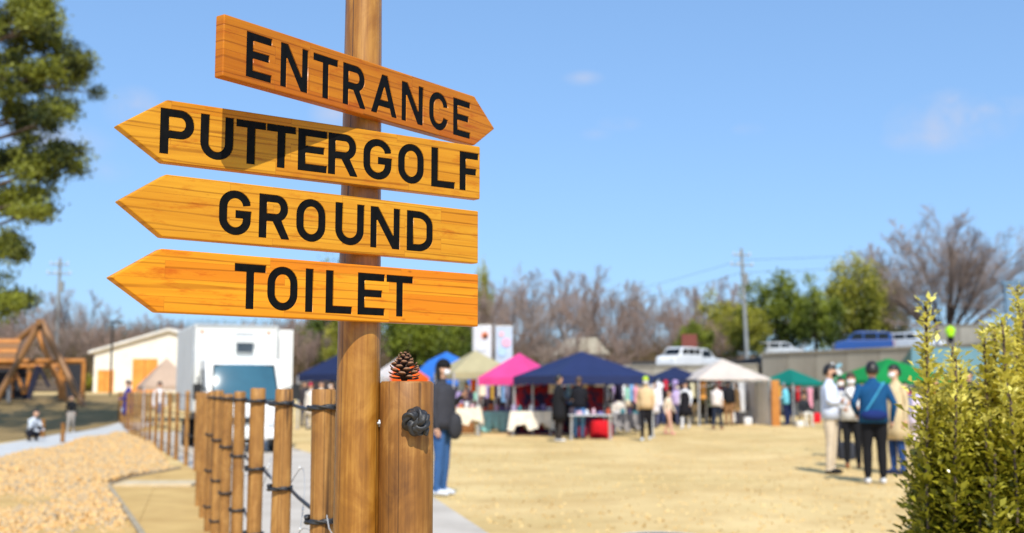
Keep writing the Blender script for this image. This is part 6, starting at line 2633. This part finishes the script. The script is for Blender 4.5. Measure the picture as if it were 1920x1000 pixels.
for a_ in [
    (866, 800, 'shopper in a lilac coat under the blue tent', (170, 150, 196), (70, 66, 80), 20, 'hold', 1.60),
    (893, 797, 'shopper in a brown coat between blue and khaki tents', (120, 84, 64), (50, 46, 50), -30, 'stand', 1.64),
    (947, 798, 'shopper in a pale pink top behind the teal cloth table', (236, 200, 206), (70, 66, 80), 10, 'hold', 1.58),
    (972, 799, 'seller in a black apron under the pink tent', (44, 42, 48), (44, 42, 48), -5, 'hold', 1.66),
    (995, 802, 'shopper in a white blouse behind the ivory table', (236, 232, 226), (80, 80, 96), 25, 'hold', 1.56),
    (1035, 803, 'shopper in a dark green coat beside the maroon jacket', (50, 62, 52), (44, 44, 50), 140, 'stand', 1.70),
    (1136, 806, 'seller in a grey jumper in front of the plaid cloth', (150, 148, 152), (50, 50, 60), -10, 'hold', 1.62),
    (1180, 803, 'shopper in a cream knit near the plaid cloth', (226, 208, 180), (60, 56, 60), 60, 'phone', 1.60),
    (1228, 803, 'shopper in a white long coat left of the cream child', (232, 228, 232), (90, 90, 110), -60, 'stand', 1.64),
    (1240, 798, 'shopper in a black hoodie by the small navy tent', (34, 32, 38), (60, 70, 110), 150, 'stand', 1.70),
    (1270, 799, 'shopper in a lilac jumper by the small navy tent', (190, 170, 210), (66, 70, 96), 30, 'walk', 1.58),
    (1318, 796, 'seller in an olive jacket in the cream tent', (120, 112, 76), (60, 56, 50), -15, 'hold', 1.64),
    (1332, 794, 'shopper in a black dress coat in the cream tent', (36, 32, 36), (40, 38, 42), 120, 'stand', 1.62),
    (1382, 797, 'shopper in a tan trench coat by the white canvas screen', (196, 164, 120), (60, 60, 80), -100, 'stand', 1.68),
    (1410, 795, 'shopper in a grey coat left of the cream jacket woman', (130, 132, 140), (44, 46, 60), 40, 'stand', 1.66),
    (1442, 795, 'child in a brown top beside the wooden post', (110, 70, 52), (70, 60, 60), -30, 'stand', 1.22),
    (620, 806, 'shopper in a peach jacket just left of the signpost', (240, 196, 160), (90, 90, 110), -40, 'hold', 1.62),
    (570, 800, 'shopper in a dark jacket beside the truck side panel', (60, 56, 60), (60, 66, 90), 40, 'stand', 1.68),
    (1620, 800, 'stall keeper in a white shirt under the green tent', (230, 232, 236), (70, 80, 100), 10, 'hold', 1.66),
    (1700, 808, 'visitor in a red jumper under the green tent', (170, 60, 56), (50, 56, 80), -40, 'stand', 1.60),
]:
    person(*a_, hair='long' if a_[1] % 2 else 'short', hairm=HAIRN if a_[0] % 2 else HAIRB, coat='long' if 'coat' in a_[2] else 'short', mask=MASKW if a_[0] % 3 else None, child='child' in a_[2])
# on the terrace
person(1783, 650, 'worker in a lime yellow safety vest above the marquee', (190, 250, 40), (30, 32, 40), 160, 'hold', 1.70, (40, 40, 40), 'short', coat='short', z=TERR_Z, Y=66, group='people on the terrace')
person(1757, 650, 'person in dark clothes beside the safety vest worker', (60, 52, 60), (90, 110, 140), 60, 'stand', 1.62, (40, 40, 40), 'long', coat='short', z=TERR_Z, Y=67, group='people on the terrace')

# seats under the sitters, pinwheel above the group
for (px, fy, lb) in [(1160, 808, 'small folding stool under the seller in the white and tan top'), (1508, 800, 'small folding stool under the person in white trousers')]:
    q = gp(px, fy)
    st = empty('stool', (q.x, q.y + .12, 0), .2, lb, 'stool', 'folding stools')
    b = MB()
    b.box((0, 0, .37), (.36, .34, .03))
    b.build('seat', cloth('stool', (60, 70, 80)), st)
    for sx in (-1, 1):
        for sy in (-1, 1):
            b = MB()
            b.bar((sx * .16, sy * .15, 0), (sx * .14, -sy * .13, .355), .02)
            b.build('leg', DARKM, st)
q = gp(1571, 850)
pw_ = empty('pinwheel', (q.x, q.y, 0), 0, 'white and pale blue pinwheel on a stick above the white shirt man', 'pinwheel')
zt = at(1571, 692, q.y).z
b = MB()
b.tube([(0, .02, 0), (0, .02, zt)], .008, 6)
b.build('stick', ALU, pw_)
for i in range(4):
    an = i * PI / 2 + .4
    c_, s_ = math.cos(an), math.sin(an)
    b = MB()
    rot = lambda x, z, y=0: (x * c_ - z * s_, y, zt + x * s_ + z * c_)
    b.add([rot(0, 0), rot(.15, .0, -.01), rot(.15, .08, -.05), rot(.05, .07, -.03), rot(0, 0, -.02), rot(.15, .0, -.03), rot(.15, .08, -.07), rot(.05, .07, -.05)], [(0, 1, 2, 3), (4, 7, 6, 5), (0, 4, 5, 1), (1, 5, 6, 2), (2, 6, 7, 3), (3, 7, 4, 0)])
    b.build('blade', cloth('pin_w', (240, 242, 246)) if i % 2 else cloth('pin_b', (150, 206, 236)), pw_)

# ------------------------------------------------------------------ look-alikes are told apart by their place in the row
ORD = ['leftmost', 'second from left', 'third from left', 'fourth from left', 'fifth from left', 'sixth from left', 'seventh from left', 'eighth from left', 'ninth from left']
same = {}
for o in C.objects:
    if o.parent is None and 'label' in o:
        same.setdefault(o['label'], []).append(o)
for lb, lst in same.items():
    if len(lst) > 1:
        lst.sort(key=lambda o: o.location.x / max(o.location.y, .1))
        for i, o in enumerate(lst):
            o['label'] = '%s, %s' % (lb, ORD[min(i, 8)])
